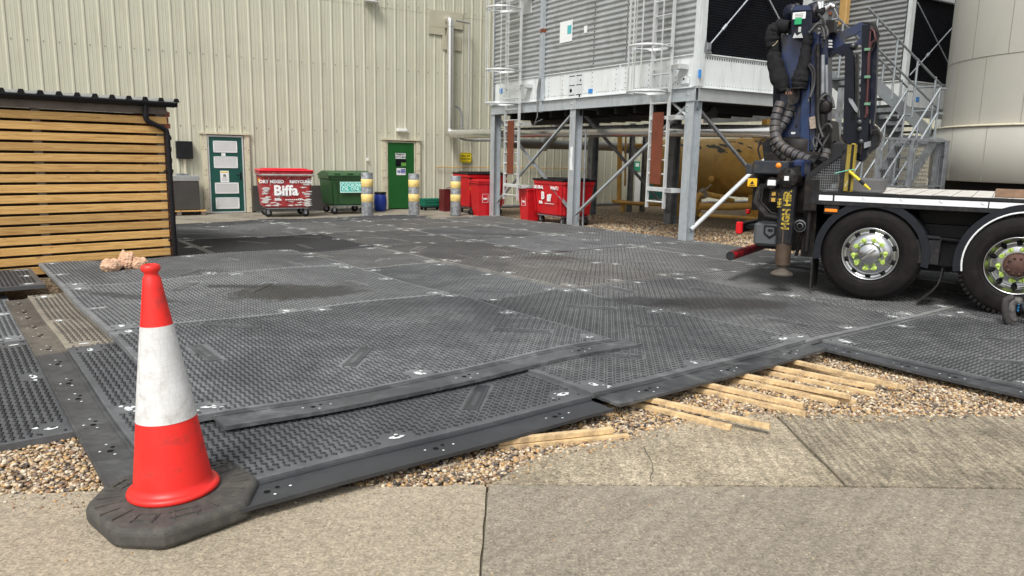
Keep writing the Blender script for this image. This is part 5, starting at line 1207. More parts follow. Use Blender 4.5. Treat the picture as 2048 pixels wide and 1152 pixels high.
# ---------------- crane truck ----------------
TO = G(1738, 603, .08); TO.z = 0; TA = R(-33)
TX = Vector((math.cos(TA), math.sin(TA), 0)); TY = Vector((-math.sin(TA), math.cos(TA), 0))
T = thing('crane_truck', 'dark flatbed truck with a folded navy loading crane at its rear', 'truck', TO, TA)
def tr(x, y, s):
    p = hit(x, y, TO+TY*s, TY)-TO; return Vector((p.dot(TX), s, p.z))
ZG = .088
def wheel(xc, yo, wd, deep, side=1, parts=True):
    """outer face at y=yo, body goes inward (+y*side)"""
    s = side; zc = ZG+.518; Rr = .518
    tag_ = MB(); y = lambda d: yo+d*s
    tag_.lathe([(.285, y(.045)), (.30, y(.015)), (.36, y(.0)), (.44, y(.004)), (.470, y(.018)), (.478, y(.020)), (.482, y(.026)), (.497, y(.034)), (Rr-.006, y(.055)), (Rr, y(.075)), (Rr, y(wd-.075)), (Rr-.006, y(wd-.055)), (.44, y(wd)), (.30, y(wd)), (.285, y(wd-.03))], 72, (xc, 0, zc), 'y')
    n = 64
    for i in range(n):   # shoulder tread blocks
        a_ = 2*math.pi*i/n; Mx = Matrix.Translation((xc, 0, zc)) @ Matrix.Rotation(-a_, 4, 'Y')
        if deep: tag_.box(Rr-.035, Rr+.008, min(y(.030), y(.10)), max(y(.030), y(.10)), -.015, .015, 0, Mx)
        else: tag_.box(Rr-.01, Rr+.004, min(y(.060), y(.12)), max(y(.060), y(.12)), -.020, .020, 0, Mx)
        for k in range(3): q0 = .13+k*(wd-.26)/3; tag_.box(Rr-.01, Rr+.004, min(y(q0), y(q0+.06)), max(y(q0), y(q0+.06)), -.021, .021, 0, Mx)
    for rr_ in (.40, .33): tag_.lathe([(rr_-.002, y(.0)), (rr_, y(-.002)), (rr_+.002, y(.0))], 72, (xc, 0, zc), 'y')
    w_ = tag_.build('wheel', tyre, T)
    if not parts: return w_
    b = MB()
    if deep: p_ = [(.288, .03), (.292, .012), (.286, .008), (.276, .02), (.270, .06), (.250, .075), (.245, .15), (.225, .165), (.21, .15), (.16, .13), (.12, .13)]
    else: p_ = [(.288, .03), (.292, .012), (.286, .006), (.276, .014), (.266, .035), (.245, .045), (.235, .04), (.215, .015), (.190, -.005), (.150, -.012), (.128, -.012), (.12, -.02), (.112, -.045), (.105, -.052), (.001, -.056)]
    b.lathe([(r, y(h)) for r, h in p_], 64, (xc, 0, zc), 'y'); 
    if not deep:
        Mx = Matrix.Translation((xc, 0, zc)) @ Matrix.Rotation(R(-40), 4, 'Y'); b.box(-.085, .085, min(y(-.062), y(-.054)), max(y(-.062), y(-.054)), -.012, .012, 0, Mx); b.box(-.075, .075, min(y(-.060), y(-.054)), max(y(-.060), y(-.054)), .03, .036, 0, Mx)
    b.build('rim', chrome, w_)
    b = MB()
    for i in range(10):
        b = MB(); a_ = 2*math.pi*(i+.5)/10; rr_ = .238 if not deep else .235
        b.lathe([(.001, y(.034 if not deep else .068)), (.029, y(.030 if not deep else .146)), (.029, y(.06 if not deep else .17))], 14, (xc+rr_*math.cos(a_), 0, zc+rr_*math.sin(a_)), 'y'); b.build('vent_hole', holem, w_)
    hb = -.012 if not deep else .10
    for i in range(10):
        b = MB(); a_ = 2*math.pi*i/10+.12; rr_ = .163; c_ = (xc+rr_*math.cos(a_), 0, zc+rr_*math.sin(a_))
        b.lathe([(.023, y(hb+.02)), (.023, y(hb-.018)), (.018, y(hb-.022)), (.001, y(hb-.022))], 12, c_, 'y')
        d_ = 1 if i % 2 else -1; a2 = a_+d_*.29; tp = (xc+rr_*math.cos(a2), zc+rr_*math.sin(a2)); t1 = (-math.sin(a_), math.cos(a_)); nn = (math.cos(a_)*.021, math.sin(a_)*.021)
        b.prism([(c_[0]+nn[0], c_[2]+nn[1]), (tp[0], tp[1]), (c_[0]-nn[0], c_[2]-nn[1])], min(y(hb-.012), y(hb-.022)), max(y(hb-.012), y(hb-.022)), 'y'); b.build('nut_indicator', hiyel, w_)
    if deep:
        b = MB(); b.lathe([(.125, y(.13)), (.118, y(.04)), (.105, y(.02)), (.001, y(.015))], 36, (xc, 0, zc), 'y')
        for i in range(10): a_ = 2*math.pi*i/10; b.lathe([(.012, y(.02)), (.012, y(.008)), (.001, y(.008))], 8, (xc+.085*math.cos(a_), 0, zc+.085*math.sin(a_)), 'y')
        b.build('hub', M('rusty hub', (.09, .045, .035), .75, .1, .4, 14), w_)
    return w_
XA, XB = -.045, 1.315
wheel(XA, 0, .34, False); wheel(XB, -.03, .30, True); wheel(XB, .29, .27, False, 1, False)
wheel(XA, 2.5, .34, False, -1, False); wheel(XB, 2.5, .56, False, -1, False); wheel(5.1, -.0, .34, False); wheel(5.1, 2.5, .34, False, -1, False)
# axles, chassis
b = MB()
for y in (.78, 1.62): b.box(-1.45, 6.3, y, y+.08, .80, 1.08)
for x in np.arange(-1.2, 6, .7): b.box(x, x+.08, .86, 1.62, .86, 1.02)
b.build('chassis', blackm, T)
for x in (XA, XB, 5.1): b = MB(); b.tube([(x, .3, .60), (x, 2.2, .60)], .08, 12); b.tube([(x, 1.25, .60), (x+.01, 1.25, .60)], .2, 14); b.build('axle', grime, T)
b = MB(); b.box(.4, .85, .35, 2.2, .50, .95); b.rbox(1.95, 3.3, .10, .7, .45, 1.0, .03); b.tube([(.15, .5, .82), (.2, .32, .80), (.6, .30, .80), (.95, .35, .78)], .03, 10); b.tube([(.46, .05, .83), (.60, .12, .82)], .025, 10); b.box(.36, 2.0, .5, .62, .42, 1.1); b.build('dark_underbody_fill', black, T)  # black boxes added to darken the space between the wheels, plus tank and hoses
# deck
b = MB(); b.box(-.62, 4.4, .03, 2.5, 1.235, 1.268); b.build('deck', deckw, T)
b = MB()
for i in range(28): x = -.60+i*.18; b.box(x, x+.006, .05, 2.48, 1.268, 1.270)
for i in range(9): b.rbox(.0+i*.52, .12+i*.52, .005, .045, 1.262, 1.275, .003)
b.build('deck_joints', M('deck joint shade', (.12, .11, .10), .8), T)
b = MB(); b.box(-.68, 4.4, -.015, .03, 1.125, 1.272); b.box(-.68, 4.4, -.025, -.015, 1.245, 1.262); b.box(-.68, 4.4, .03, 2.5, 1.14, 1.20); b.box(-.68, 4.4, 2.5, 2.54, 1.13, 1.27); b.box(-.70, -.62, -.02, 2.52, 1.13, 1.272)
b.box(4.3, 4.42, 0, 2.5, 1.2, 1.9); b.build('side_rail', blackm, T)
b = MB()
for x0, x1 in ((-.655, -.475), (-.455, 1.0), (1.012, 2.4), (2.41, 4.3)):
    b.box(x0, x1, -.0185, -.015, 1.172, 1.232)
b.build('reflective_strip', whitet, T)
b = MB()
for i in range(12): x = -.16+i*.37; b.box(x-.018, x+.02, -.0195, -.0185, 1.203, 1.207); b.box(x-.002, x+.022, -.0195, -.0185, 1.193, 1.196); b.box(x-.012, x-.004, -.0195, -.0185, 1.212, 1.224)
b.build('strip_marks', M('grey print', (.3, .3, .3), .7), T)
b = MB(); b.rbox(-.56, -.40, -.01, .03, 1.02, 1.12, .008); b.box(-.56, -.40, .03, .4, 1.08, 1.13); b.build('lamp_bracket', black, T); b = MB(); b.rbox(-.548, -.415, -.022, -.008, 1.045, 1.082, .005); b.build('side_marker', amber, T)
# mudguards
def guard(xc, zc, r_, a0_, a1_, y0_, y1_, edge_):
    b = MB(); n = 26; pts = [(xc+r_*math.cos(a0_+(a1_-a0_)*i/n), zc+r_*math.sin(a0_+(a1_-a0_)*i/n)) for i in range(n+1)]; pin = [(xc+(r_-.018)*math.cos(a0_+(a1_-a0_)*i/n), zc+(r_-.018)*math.sin(a0_+(a1_-a0_)*i/n)) for i in range(n+1)]
    for i in range(n):
        for (ya, yb, p_, q_) in ((y0_, y1_, pts, pin),):
            b.add([(p_[i][0], ya, p_[i][1]), (p_[i+1][0], ya, p_[i+1][1]), (q_[i+1][0], ya, q_[i+1][1]), (q_[i][0], ya, q_[i][1]), (p_[i][0], yb, p_[i][1]), (p_[i+1][0], yb, p_[i+1][1]), (q_[i+1][0], yb, q_[i+1][1]), (q_[i][0], yb, q_[i][1])], [(0, 1, 2, 3), (7, 6, 5, 4), (0, 4, 5, 1), (3, 2, 6, 7)])
    # turned down outer face
    rr_ = r_-.075
    for i in range(n):
        a2, a3 = a0_+(a1_-a0_)*i/n, a0_+(a1_-a0_)*(i+1)/n
        b.add([(xc+r_*math.cos(a2), y0_-.008, zc+r_*math.sin(a2)), (xc+r_*math.cos(a3), y0_-.008, zc+r_*math.sin(a3)), (xc+rr_*math.cos(a3), y0_-.008, zc+rr_*math.sin(a3)), (xc+rr_*math.cos(a2), y0_-.008, zc+rr_*math.sin(a2)),
               (xc+r_*math.cos(a2), y0_-.001, zc+r_*math.sin(a2)), (xc+r_*math.cos(a3), y0_-.001, zc+r_*math.sin(a3)), (xc+rr_*math.cos(a3), y0_-.001, zc+rr_*math.sin(a3)), (xc+rr_*math.cos(a2), y0_-.001, zc+rr_*math.sin(a2))], [(0, 1, 2, 3), (7, 6, 5, 4), (2, 6, 7, 3), (0, 4, 5, 1)])
    o = b.build('mudguard', guardm, T)
    if edge_:
        b = MB(); q = [Vector((xc+(r_-.078)*math.cos(a0_+(a1_-a0_)*i/n), y0_-.008, zc+(r_-.078)*math.sin(a0_+(a1_-a0_)*i/n))) for i in range(n+1)]; b.tube(q, .009, 8); b.build('edge_trim', white, o)
    return o
zc = ZG+.518
guard(XA, zc-.0, .585, R(-10), R(190), .0, .36, False); guard(XB+.06, zc, .62, R(12), R(190), -.02, .55, True); guard(XA, zc, .585, R(-10), R(190), 2.14, 2.5, False); guard(XB, zc, .60, R(0), R(190), 1.95, 2.5, False)
b = MB(); b.box(-.645, -.63, .02, .36, .16, .58); b.build('mudflap', blackr, T)
b = MB()
pts = [(.66, .52), (.655, .42), (.63, .33), (.58, .25), (.50, .17), (.46, .13)]
for i in range(5): b.beam((pts[i][0], .17, pts[i][1]), (pts[i+1][0], .17, pts[i+1][1]), .36, .012, 0, Vector((0, 1, 0))) if False else b.add([(pts[i][0], 0, pts[i][1]), (pts[i+1][0], 0, pts[i+1][1]), (pts[i+1][0], .4, pts[i+1][1]), (pts[i][0], .4, pts[i][1]), (pts[i][0]+.012, 0, pts[i][1]), (pts[i+1][0]+.012, 0, pts[i+1][1]-.008), (pts[i+1][0]+.012, .4, pts[i+1][1]-.008), (pts[i][0]+.012, .4, pts[i][1])], [(0, 1, 2, 3), (7, 6, 5, 4), (0, 4, 5, 1), (2, 6, 7, 3)])
b.build('mudflap', blackr, T)
b = MB(); b.box(.35, .62, .02, .34, .55, .80); b.build('mudguard_stay', blackm, T)
# cab, outside the picture
b = MB(); b.rbox(4.75, 6.9, .02, 2.48, .55, 1.5, .08); b.rbox(4.75, 6.85, .03, 2.47, 1.45, 2.9, .15); b.build('cab', navy, T)
b = MB(); b.box(5.6, 6.5, .0, .03, 1.55, 2.3); b.box(5.6, 6.5, 2.47, 2.50, 1.55, 2.3); b.box(6.84, 6.88, .25, 2.25, 1.55, 2.35); b.build('window', M('cab glass', (.02, .025, .03), .05), T)
# stabiliser leg
l0, l1 = tr(1578, 365, .02), tr(1577, 520, .02); b = MB(); xl = l0.x; 
b.rbox(xl-.088, xl+.088, -.06, .11, .62, 1.36, .035); b.build('stabiliser_leg', blackm, T)
b = MB(); b.tube([(xl, .025, .66), (xl-.0, .025, .42)], .082, 24); b.tube([(xl, .025, .91), (xl, .025, .40)], .086, 24, 0); b.build('leg_cylinder', M('brown grease stained steel', (.085, .058, .04), .5, .3, .35, 7), T)
b = MB(); b.lathe([(.07, .41), (.055, .36), (.06, .345), (.075, .335), (.125, .300), (.13, .280), (.11, .27), (.001, .27)], 32, (xl, .025, 0), 'z'); b.build('foot', M('dusty foot steel', (.09, .075, .06), .7, .2, .3, 12), T)
b = MB(); b.lathe([(.001, -.09), (.105, -.09), (.12, -.07), (.12, .12)], 28, (xl-.0, 0, 1.405), 'y')
for i in range(6): a_ = i*math.pi/3+.3; b.lathe([(.016, -.10), (.016, -.085)], 8, (xl+.09*math.cos(a_), 0, 1.405+.09*math.sin(a_)), 'y'); b.lathe([(.001, -.10), (.016, -.10)], 8, (xl+.09*math.cos(a_), 0, 1.405+.09*math.sin(a_)), 'y')
b.rbox(xl-.10, xl+.10, .11, 2.5, 1.30, 1.48, .02); b.box(xl-.03, xl+.02, -.094, -.089, 1.38, 1.43, 1); b.build('stabiliser_beam', [grime, white], T)
b = MB()   # worn yellow stencil, turned on its side
Mx = Matrix.Translation((xl+.02, -.062, 1.04)) @ Matrix.Rotation(R(90), 4, 'X') @ Matrix.Rotation(R(90), 4, 'Z'); b.text('HGH HIR', Mx, .115, .003, 0, .006, .95)
b.text('HIH', Matrix.Translation((xl-.065, -.062, 1.12)) @ Matrix.Rotation(R(90), 4, 'X') @ Matrix.Rotation(R(90), 4, 'Z'), .06, .003, 0, .004)
b.text('S', Matrix.Translation((xl+.01, -.062, 1.31)) @ Matrix.Rotation(R(90), 4, 'X') @ Matrix.Rotation(R(90), 4, 'Z'), .1, .003, 0, .004)
b.build('lettering', M('yellow stencil paint', (.66, .47, .02), .5, 0, .2, 8, dirt=(.03, .03, .03), da=.7, ds=34), T)
# control box and lamps at rear
b = MB(); b.rbox(-1.39, -.985, -.0, .30, 1.44, 1.60, .015); b.rbox(-1.47, -1.39, .0, .16, 1.44, 1.56, .012); b.build('valve_box', M('scuffed dark box', (.02, .026, .034), .38, 0, .2, 4, dirt=(.09, .07, .05), da=.3, ds=9), T)
p = tr(1557, 331, -.0); b = MB(); b.lathe([(.001, -.012), (.028, -.01), (.034, .005)], 18, (p.x, 0, p.z), 'y'); b.build('amber_reflector', amber, T)
p = tr(1505, 365, -.02); b = MB(); b.tube([(p.x, -.02, p.z), (p.x, .16, p.z)], .065, 18); b.rbox(p.x-.055, p.x+.055, -.035, -.022, p.z-.05, p.z+.05, .006, 1); b.prism([(p.x-.025, p.z-.018), (p.x+.025, p.z-.018), (p.x, p.z+.025)], -.038, -.035, 'y', 0); b.box(p.x-.035, p.x+.035, -.038, -.035, p.z-.035, p.z-.027, 0); b.build('end_cap', [blackm, M('amber warning sticker', (.85, .45, .01), .5)], T)
p = tr(1543, 366, -.02); b = MB(); b.tube([(p.x, -.02, p.z), (p.x, .3, p.z)], .068, 18); b.rbox(p.x-.045, p.x+.05, -.028, -.02, p.z-.03, p.z+.035, .005, 1); b.build('end_cap', [grime, white], T)
b = MB(); b.box(-1.40, -.95, .05, .35, 1.28, 1.33); b.box(-1.18, -.98, .03, .2, 1.12, 1.28); b.box(-1.45, -.70, .3, 1.1, 1.0, 1.46); b.build('valve_block', grime, T)
b = MB()
for x, z in ((-1.13, 1.22), (-1.13, 1.15), (-1.05, 1.22)): b.box(x-.022, x+.022, .022, .03, z-.022, z+.022)
b.build('stickers', M('dull yellow labels', (.5, .3, .05), .6), T)
b = MB(); b.rbox(-.98, -.84, .12, .5, 1.40, 1.62, .03); b.rbox(-.95, -.87, .11, .12, 1.44, 1.55, .01, 1); b.build('base_bracket', [navy, black], T)
b = MB(); b.box(-1.38, -.72, .35, 2.2, .55, 1.1); b.box(-.80, -.66, .15, 2.3, .5, 1.2); b.tube([(-.72, .05, 1.12), (-.72, .05, .58)], .028, 10); b.box(-.78, -.64, -.015, .05, 1.05, 1.40); b.tube([(-.86, .2, .5), (-.75, .1, 1.0)], .02, 8); b.build('subframe', grime, T)
for k in range(3):
    b = MB(); b.tube([(-1.3+.02*k, .02, 1.3), (-1.33+.03*k, -.02+.02*k, 1.12), (-1.2+.03*k, .0, .96+.02*k), (-1.0, .06, .93+.02*k)], .028 if k == 0 else .012, 10); b.build('hose', blackr, T)
b = MB(); p = tr(1600, 452, .1); b.lathe([(.06, -.006), (.075, 0), (.06, .006), (.06, -.006)], 24, (p.x, .1, p.z), 'y'); b.lathe([(.03, -.006), (.04, 0), (.03, .006), (.03, -.006)], 18, (p.x, .1, p.z), 'y'); b.build('coiled_hose', gald, T)
# side box with an embossed shield
a_, c_ = tr(1508, 443, .05), tr(1568, 494, .05)
b = MB(); b.rbox(a_.x, c_.x+.02, .05, .42, .60, .875, .03); pz = .775; px_ = (a_.x+c_.x)/2+.01
def shield(k, y0_, y1_, m): b.prism([(px_-.072*k, pz+.06*k), (px_-.06*k, pz+.072*k), (px_+.06*k, pz+.072*k), (px_+.072*k, pz+.06*k), (px_+.072*k, pz-.03*k), (px_, pz-.085*k), (px_-.072*k, pz-.03*k)], y0_, y1_, 'y', m)
shield(1, .040, .052, 1); shield(.68, .034, .041, 0); b.box(px_-.02, px_+.035, .028, .034, pz+.0, pz+.03, 1); b.build('side_box', [greyp, black], T)
# tail lamp bar and underrun bar, both across the back
p = tr(1474, 455, .25); b = MB(); b.rbox(p.x-.0, p.x+.07, .25, 1.05, p.z-.06, p.z+.06, .012)
for i in range(5): b.box(p.x-.004, p.x+.001, .34+i*.1, .37+i*.1, p.z-.05, p.z+.04)
b.rbox(p.x-.008, p.x+.075, .215, .26, p.z-.075, p.z+.075, .012, 1); b.rbox(p.x, p.x+.12, 1.6, 2.3, p.z-.06, p.z+.06, .012); b.box(p.x+.04, p.x+.4, .4, 2.2, p.z-.02, p.z+.03, 0); b.build('tail_lamp', [black, redlens], T)
p = tr(1495, 423, .5); b = MB(); b.rbox(p.x-.02, p.x+.03, .48, .54, p.z-.03, p.z+.03, .01); b.build('marker_lamp', redlens, T)
p = tr(1461, 512, .20); b = MB(); b.tube([(p.x, .20, p.z), (p.x, 2.35, p.z)], .056, 22)
b.tube([(p.x, .19, p.z), (p.x, .20, p.z)], .056, 22, 1); b.box(p.x, p.x+.45, 1.6, 1.68, p.z-.03, p.z+.04, 1); b.prism([(p.x+.1, p.z-.03), (p.x+.6, p.z+.12), (p.x+.9, p.z+.16), (p.x+.9, p.z+.20), (p.x, p.z+.08)], 1.61, 1.65, 'y', 1)
for q in (.22, .48, .74): b.tube([(p.x, q+.13, p.z), (p.x, q+.16, p.z)], .0575, 22, 1)
b.box(p.x-.03, p.x+.03, .2, .8, p.z+.047, p.z+.054, 1); b.build('underrun_bar', [M('red bar paint', (.42, .01, .02), .45, 0, .2, 9), blackm], T)
# ---- crane ----
def plate(name, pts, s0, s1, mat_, off=None):
    b = MB(); q = [tr(x, y, s0) for x, y in pts]; b.prism([(v.x, v.z) for v in q], s0, s1, 'y'); return b.build(name, mat_, T)
b = MB(); b.rbox(-1.45, -.78, .75, 1.65, 1.30, 1.72, .04); b.lathe([(.30, 1.72), (.30, 1.86), (.26, 1.9), (.001, 1.9)], 32, (-1.14, 1.2, 0), 'z'); b.build('crane_base', grime, T)
plate('crane_column', [(1566, 70), (1628, 66), (1620, 180), (1612, 308), (1566, 297), (1560, 210)], 1.0, 1.30, navy)
plate('column_rib', [(1622, 60), (1638, 70), (1640, 200), (1630, 300), (1618, 300), (1622, 200)], .96, 1.34, navy)
plate('left_post', [(1548, 62), (1562, 60), (1560, 320), (1544, 320)], 1.1, 1.3, dnavy)
plate('crane_column', [(1604, 150), (1620, 150), (1618, 310), (1600, 306)], .94, .999, M('blue edge paint', (.013, .034, .10), .35, 0, .2, 5))
p = tr(1587, 266, .99); b = MB(); b.box(p.x-.03, p.x+.02, .994, .999, p.z-.012, p.z+.012); b.build('sticker', white, T)
# head
plate('crane_head', [(1583, 22), (1590, 10), (1620, 10), (1624, 20), (1624, 74), (1583, 74)], .86, 1.2, dnavy)
plate('head_cap', [(1584, 21), (1591, 11), (1619, 10), (1623, 20)], .85, .86, navy)
p = tr(1600, 31, .85); b = MB(); b.box(p.x-.085, p.x+.065, .85, .858, p.z-.038, p.z+.04); 
for i in range(3): b.box(p.x-.06, p.x+.04, .846, .85, p.z-.02+.018*i, p.z-.014+.018*i, 1)
b.build('label_plate', [white, MATS['grey print']], T)
p = tr(1596, 43, .85); b = MB(); b.rbox(p.x-.04, p.x+.045, .835, .86, p.z-.04, p.z+.04, .006); b.build('sticker', M('green tag', (.01, .32, .12), .4), T)
a_ = tr(1586, 71, .85); c_ = tr(1606, 74, .85); b = MB(); b.prism([(a_.x, a_.z-.03), (c_.x, c_.z-.01), (c_.x-.02, c_.z+.05), (c_.x-.07, c_.z+.015), (a_.x+.02, a_.z+.03)], .84, .858, 'y'); b.box((a_.x+c_.x)/2, (a_.x+c_.x)/2+.03, .84, .858, c_.z+.06, c_.z+.12); b.build('worn_plate', M('worn pale plate', (.5, .52, .52), .5, .3, .3, 30), T)
for (x, y, r_, s_) in ((1582, 24, .095, 1.0), (1592, 16, .06, 1.15), (1626, 26, .12, .98), (1633, 20, .10, 1.1), (1640, 22, .06, .95)):
    p = tr(x, y, s_); b = MB(); b.lathe([(.001, -.03), (r_*.5, -.03), (r_*.55, -.02), (r_*.9, -.02), (r_, -.01), (r_*.92, .0), (r_, .01), (r_*.9, .02), (.001, .03)], 30, (p.x, s_, p.z), 'y'); b.build('pulley', dnavy if r_ > .07 else blackm, T)
plate('hook_block', [(1644, 30), (1660, 12), (1672, 12), (1666, 34), (1660, 60), (1640, 62)], .95, 1.15, M('grey hook block', (.14, .145, .15), .4, .5, .3, 12))
plate('knuckle', [(1652, 40), (1668, 40), (1668, 64), (1654, 66)], .92, 1.12, grime)
p = tr(1662, 16, .93); b = MB(); b.tube([tr(1652, 17, .93), tr(1662, 9, .93), tr(1668, 14, .93)], .03, 10, 1); b.tube([tr(1668, 16, .93), tr(1676, 32, .93), tr(1674, 38, .93), tr(1664, 39, .93)], .010, 6); b.tube([tr(1637, 4, .93), tr(1640, 18, .93)], .022, 10, 1); b.tube([tr(1645, 3, .93), tr(1644, 16, .93)], .02, 10, 1); b.tube([tr(1661, 24, .92), tr(1660, 30, .92)], .022, 8, 2); b.build('hook_fittings', [gald, M('bright metal', (.75, .76, .77), .25, .9), rust], T)
plate('inner_boom', [(1638, 66), (1657, 66), (1656, 140), (1655, 290), (1640, 295), (1642, 160)], 1.02, 1.28, navy)
plate('inner_boom', [(1628, 90), (1640, 86), (1642, 200), (1640, 300), (1630, 300)], .94, 1.01, dnavy)
for (x0, x1, y0_, y1_, mm, r_) in ((1646, 1645, 110, 215, gald, .024), (1653, 1654, 130, 195, gald, .018), (1645, 1648, 215, 318, grime, .05), (1636, 1635, 90, 290, blackr, .022)):
    b = MB(); b.tube([tr(x0, y0_, .92), tr(x1, y1_, .92)], r_, 14); b.build('hydraulic_ram', mm, T)
b = MB(); p = tr(1649, 214, .9); b.lathe([(.001, -.05), (.05, -.05), (.085, -.03), (.085, .06)], 20, (p.x, .9, p.z), 'y'); b.lathe([(.001, -.055), (.04, -.055)], 12, (p.x, .9, p.z+.13), 'y'); b.build('pivot', grime, T)
for i in range(3): plate('spring', [(1657, 80+i*6), (1664, 80+i*6), (1664, 83+i*6), (1657, 83+i*6)], .95, 1.0, alu)
M('slate crane paint', (.010, .012, .018), .4, .2, .2, 5); hosem = M('hose rubber', (.040, .040, .042), .55, 0, .2, 9)
# link arm with a cut-out, built as a frame of plates
b = MB()
S0, S1 = 1.15, 1.24
def q2(l): return [(tr(x, y, S0).x, tr(x, y, S0).z) for x, y in l]
b.prism(q2([(1655, 66), (1680, 64), (1706, 52), (1720, 44), (1738, 43), (1746, 50), (1744, 62), (1738, 66), (1720, 62), (1711, 68), (1690, 76), (1686, 82), (1655, 84)]), S0, S1)
b.prism(q2([(1655, 84), (1686, 82), (1688, 86), (1698, 88), (1712, 84), (1722, 76), (1722, 84), (1706, 92), (1686, 98), (1668, 106), (1655, 110)]), S0, S1-.002)
b.prism(q2([(1712, 68), (1722, 62), (1738, 66), (1736, 90), (1722, 92), (1716, 84), (1720, 76)]), S0+.003, S1-.004)
b.build('link_arm', navy, T)
for (x, y) in ((1738, 50), (1733, 62)):
    p = tr(x, y, S0-.06); b = MB(); b.lathe([(.001, -.03), (.025, -.03), (.035, -.01), (.035, .1)], 16, (p.x, S0-.03, p.z), 'y'); b.build('pin', M('dark pin steel', (.09, .09, .095), .4, .5), T)
plate('lower_link', [(1655, 100), (1672, 97), (1688, 88), (1705, 86), (1714, 90), (1712, 98), (1700, 100), (1690, 108), (1682, 112), (1672, 106), (1658, 114)], 1.05, 1.149, dnavy)
p = tr(1706, 92, 1.04); b = MB(); b.lathe([(.001, -.02), (.02, -.02), (.035, 0), (.035, .06)], 14, (p.x, 1.03, p.z), 'y'); b.build('pin', M('dark pin steel', (.09, .09, .095), .4, .5), T)
plate('outer_boom', [(1688, 100), (1700, 98), (1707, 104), (1708, 225), (1722, 240), (1720, 300), (1706, 308), (1684, 305), (1686, 270), (1690, 118)], 1.0, 1.12, MATS['slate crane paint'])
plate('outer_boom', [(1711, 108), (1716, 108), (1715, 240), (1709, 240)], 1.05, 1.16, blackm)
plate('boom_slot', [(1702, 224), (1709, 224), (1708, 240), (1702, 240)], .992, .999, M('slot steel', (.005, .005, .007), .8))
plate('outer_boom', [(1724, 50), (1741, 48), (1742, 120), (1738, 200), (1734, 312), (1726, 322), (1718, 318), (1720, 200), (1723, 120)], .93, 1.05, MATS['slate crane paint'])
plate('outer_boom', [(1744, 56), (1756, 58), (1750, 220), (1744, 270), (1740, 270), (1742, 160)], 1.02, 1.14, dnavy)
plate('boom_tip', [(1722, 240), (1752, 252), (1762, 268), (1756, 292), (1732, 312), (1716, 322), (1706, 316), (1716, 280)], 1.08, 1.20, blackm)
for (x, y) in ((1719, 244), (1722, 283), (1719, 258)):
    p = tr(x, y, .92); b = MB(); b.lathe([(.001, -.015), (.02, -.015), (.03, 0), (.03, .03)], 14, (p.x, .92, p.z), 'y'); b.build('pin', M('dark pin steel', (.09, .09, .095), .4, .5), T)
plate('bracket', [(1697, 196), (1704, 198), (1716, 218), (1715, 226), (1710, 222), (1698, 203)], .975, .998, gald)
plate('bracket', [(1728, 285), (1741, 282), (1741, 292), (1728, 297)], .90, .93, gald)
b = MB(); b.tube([tr(1735, 52, .97), tr(1748, 62, .92), tr(1752, 80, .90), tr(1742, 85, .91), tr(1738, 110, .91), tr(1736, 160, .91), tr(1733, 205, .91), tr(1735, 225, .91), tr(1730, 235, .91)], .014, 8); b.tube([tr(1741, 62, .92), tr(1736, 120, .90), tr(1735, 190, .90), tr(1732, 230, .9)], .010, 8); b.build('red_hose', M('oxide red hose', (.07, .018, .02), .6), T)
for k in range(3): b = MB(); o_ = k*3; b.tube([tr(1726+o_, 45, 1.0), tr(1745+o_, 48, .96), tr(1755+o_*.6, 66+o_, .95), tr(1750+o_*.5, 82, .95), tr(1743, 90+o_*2, .95)], .010, 7); b.build('hose', blackr, T)
b = MB()
for y in (99, 154, 208): p = tr(1735, y, .9); b.rbox(p.x-.035, p.x+.03, .885, .925, p.z-.016, p.z+.016, .004)
b.build('hose_clips', M('faded green clip', (.12, .25, .16), .6), T)
b = MB(); p = tr(1756, 275, 1.05); b.tube([tr(1745, 262, 1.04), tr(1756, 260, 1.04), tr(1762, 272, 1.04), tr(1760, 284, 1.04), tr(1750, 292, 1.04)], .012, 8); b.build('hose', blackr, T)
p = tr(1722, 314, .95); b = MB(); b.lathe([(.001, -.05), (.05, -.04), (.06, 0), (.05, .04), (.001, .05)], 18, (p.x, 1.0, p.z), 'y'); b.tube([tr(1724, 285, .93), tr(1722, 300, .93), tr(1720, 310, .93)], .018, 8); b.build('hook', grime, T)
# fabric sleeves
def sleeve_(pts, rad, s_, seed):
    r = random.Random(seed); b = MB(); P3 = []; Rr = []
    n = 26
    for i in range(n+1):
        f_ = i/n*(len(pts)-1); k = min(int(f_), len(pts)-2); q = f_-k; x = pts[k][0]*(1-q)+pts[k+1][0]*q; y = pts[k][1]*(1-q)+pts[k+1][1]*q; rr_ = rad[k]*(1-q)+rad[k+1]*q
        P3.append(tr(x, y, s_)); Rr.append(rr_*(1+r.uniform(-.09, .09)))
    b.tube(P3, Rr, 16); v = b.v
    b.v = [(p[0]+r.uniform(-.008, .008), p[1]+r.uniform(-.008, .008), p[2]+r.uniform(-.008, .008)) for p in v]
    return b.build('hose_cover', fabric, T)
sleeve_([(1578, 54), (1560, 52), (1546, 62), (1544, 85), (1549, 100)], [.075, .085, .085, .085, .06], .93, 1)
sleeve_([(1548, 98), (1548, 115), (1556, 150), (1566, 178), (1566, 184)], [.06, .09, .108, .09, .075], .93, 2)
sleeve_([(1618, 72), (1612, 95), (1608, 130), (1600, 160), (1598, 178)], [.06, .055, .075, .10, .09], .87, 3)
b = MB(); b.tube([tr(1556, 81, .82), tr(1551, 88, .82), tr(1545, 92, .82)], .006, 6); b.build('tie_cord', M('pale cord', (.4, .35, .22), .8), T)
b = MB(); p = tr(1579, 186, .85); b.rbox(p.x-.05, p.x+.05, .84, .87, p.z-.02, p.z+.02, .005); b.build('hose_clamp', M('copper clamp', (.25, .12, .08), .5, .4), T)
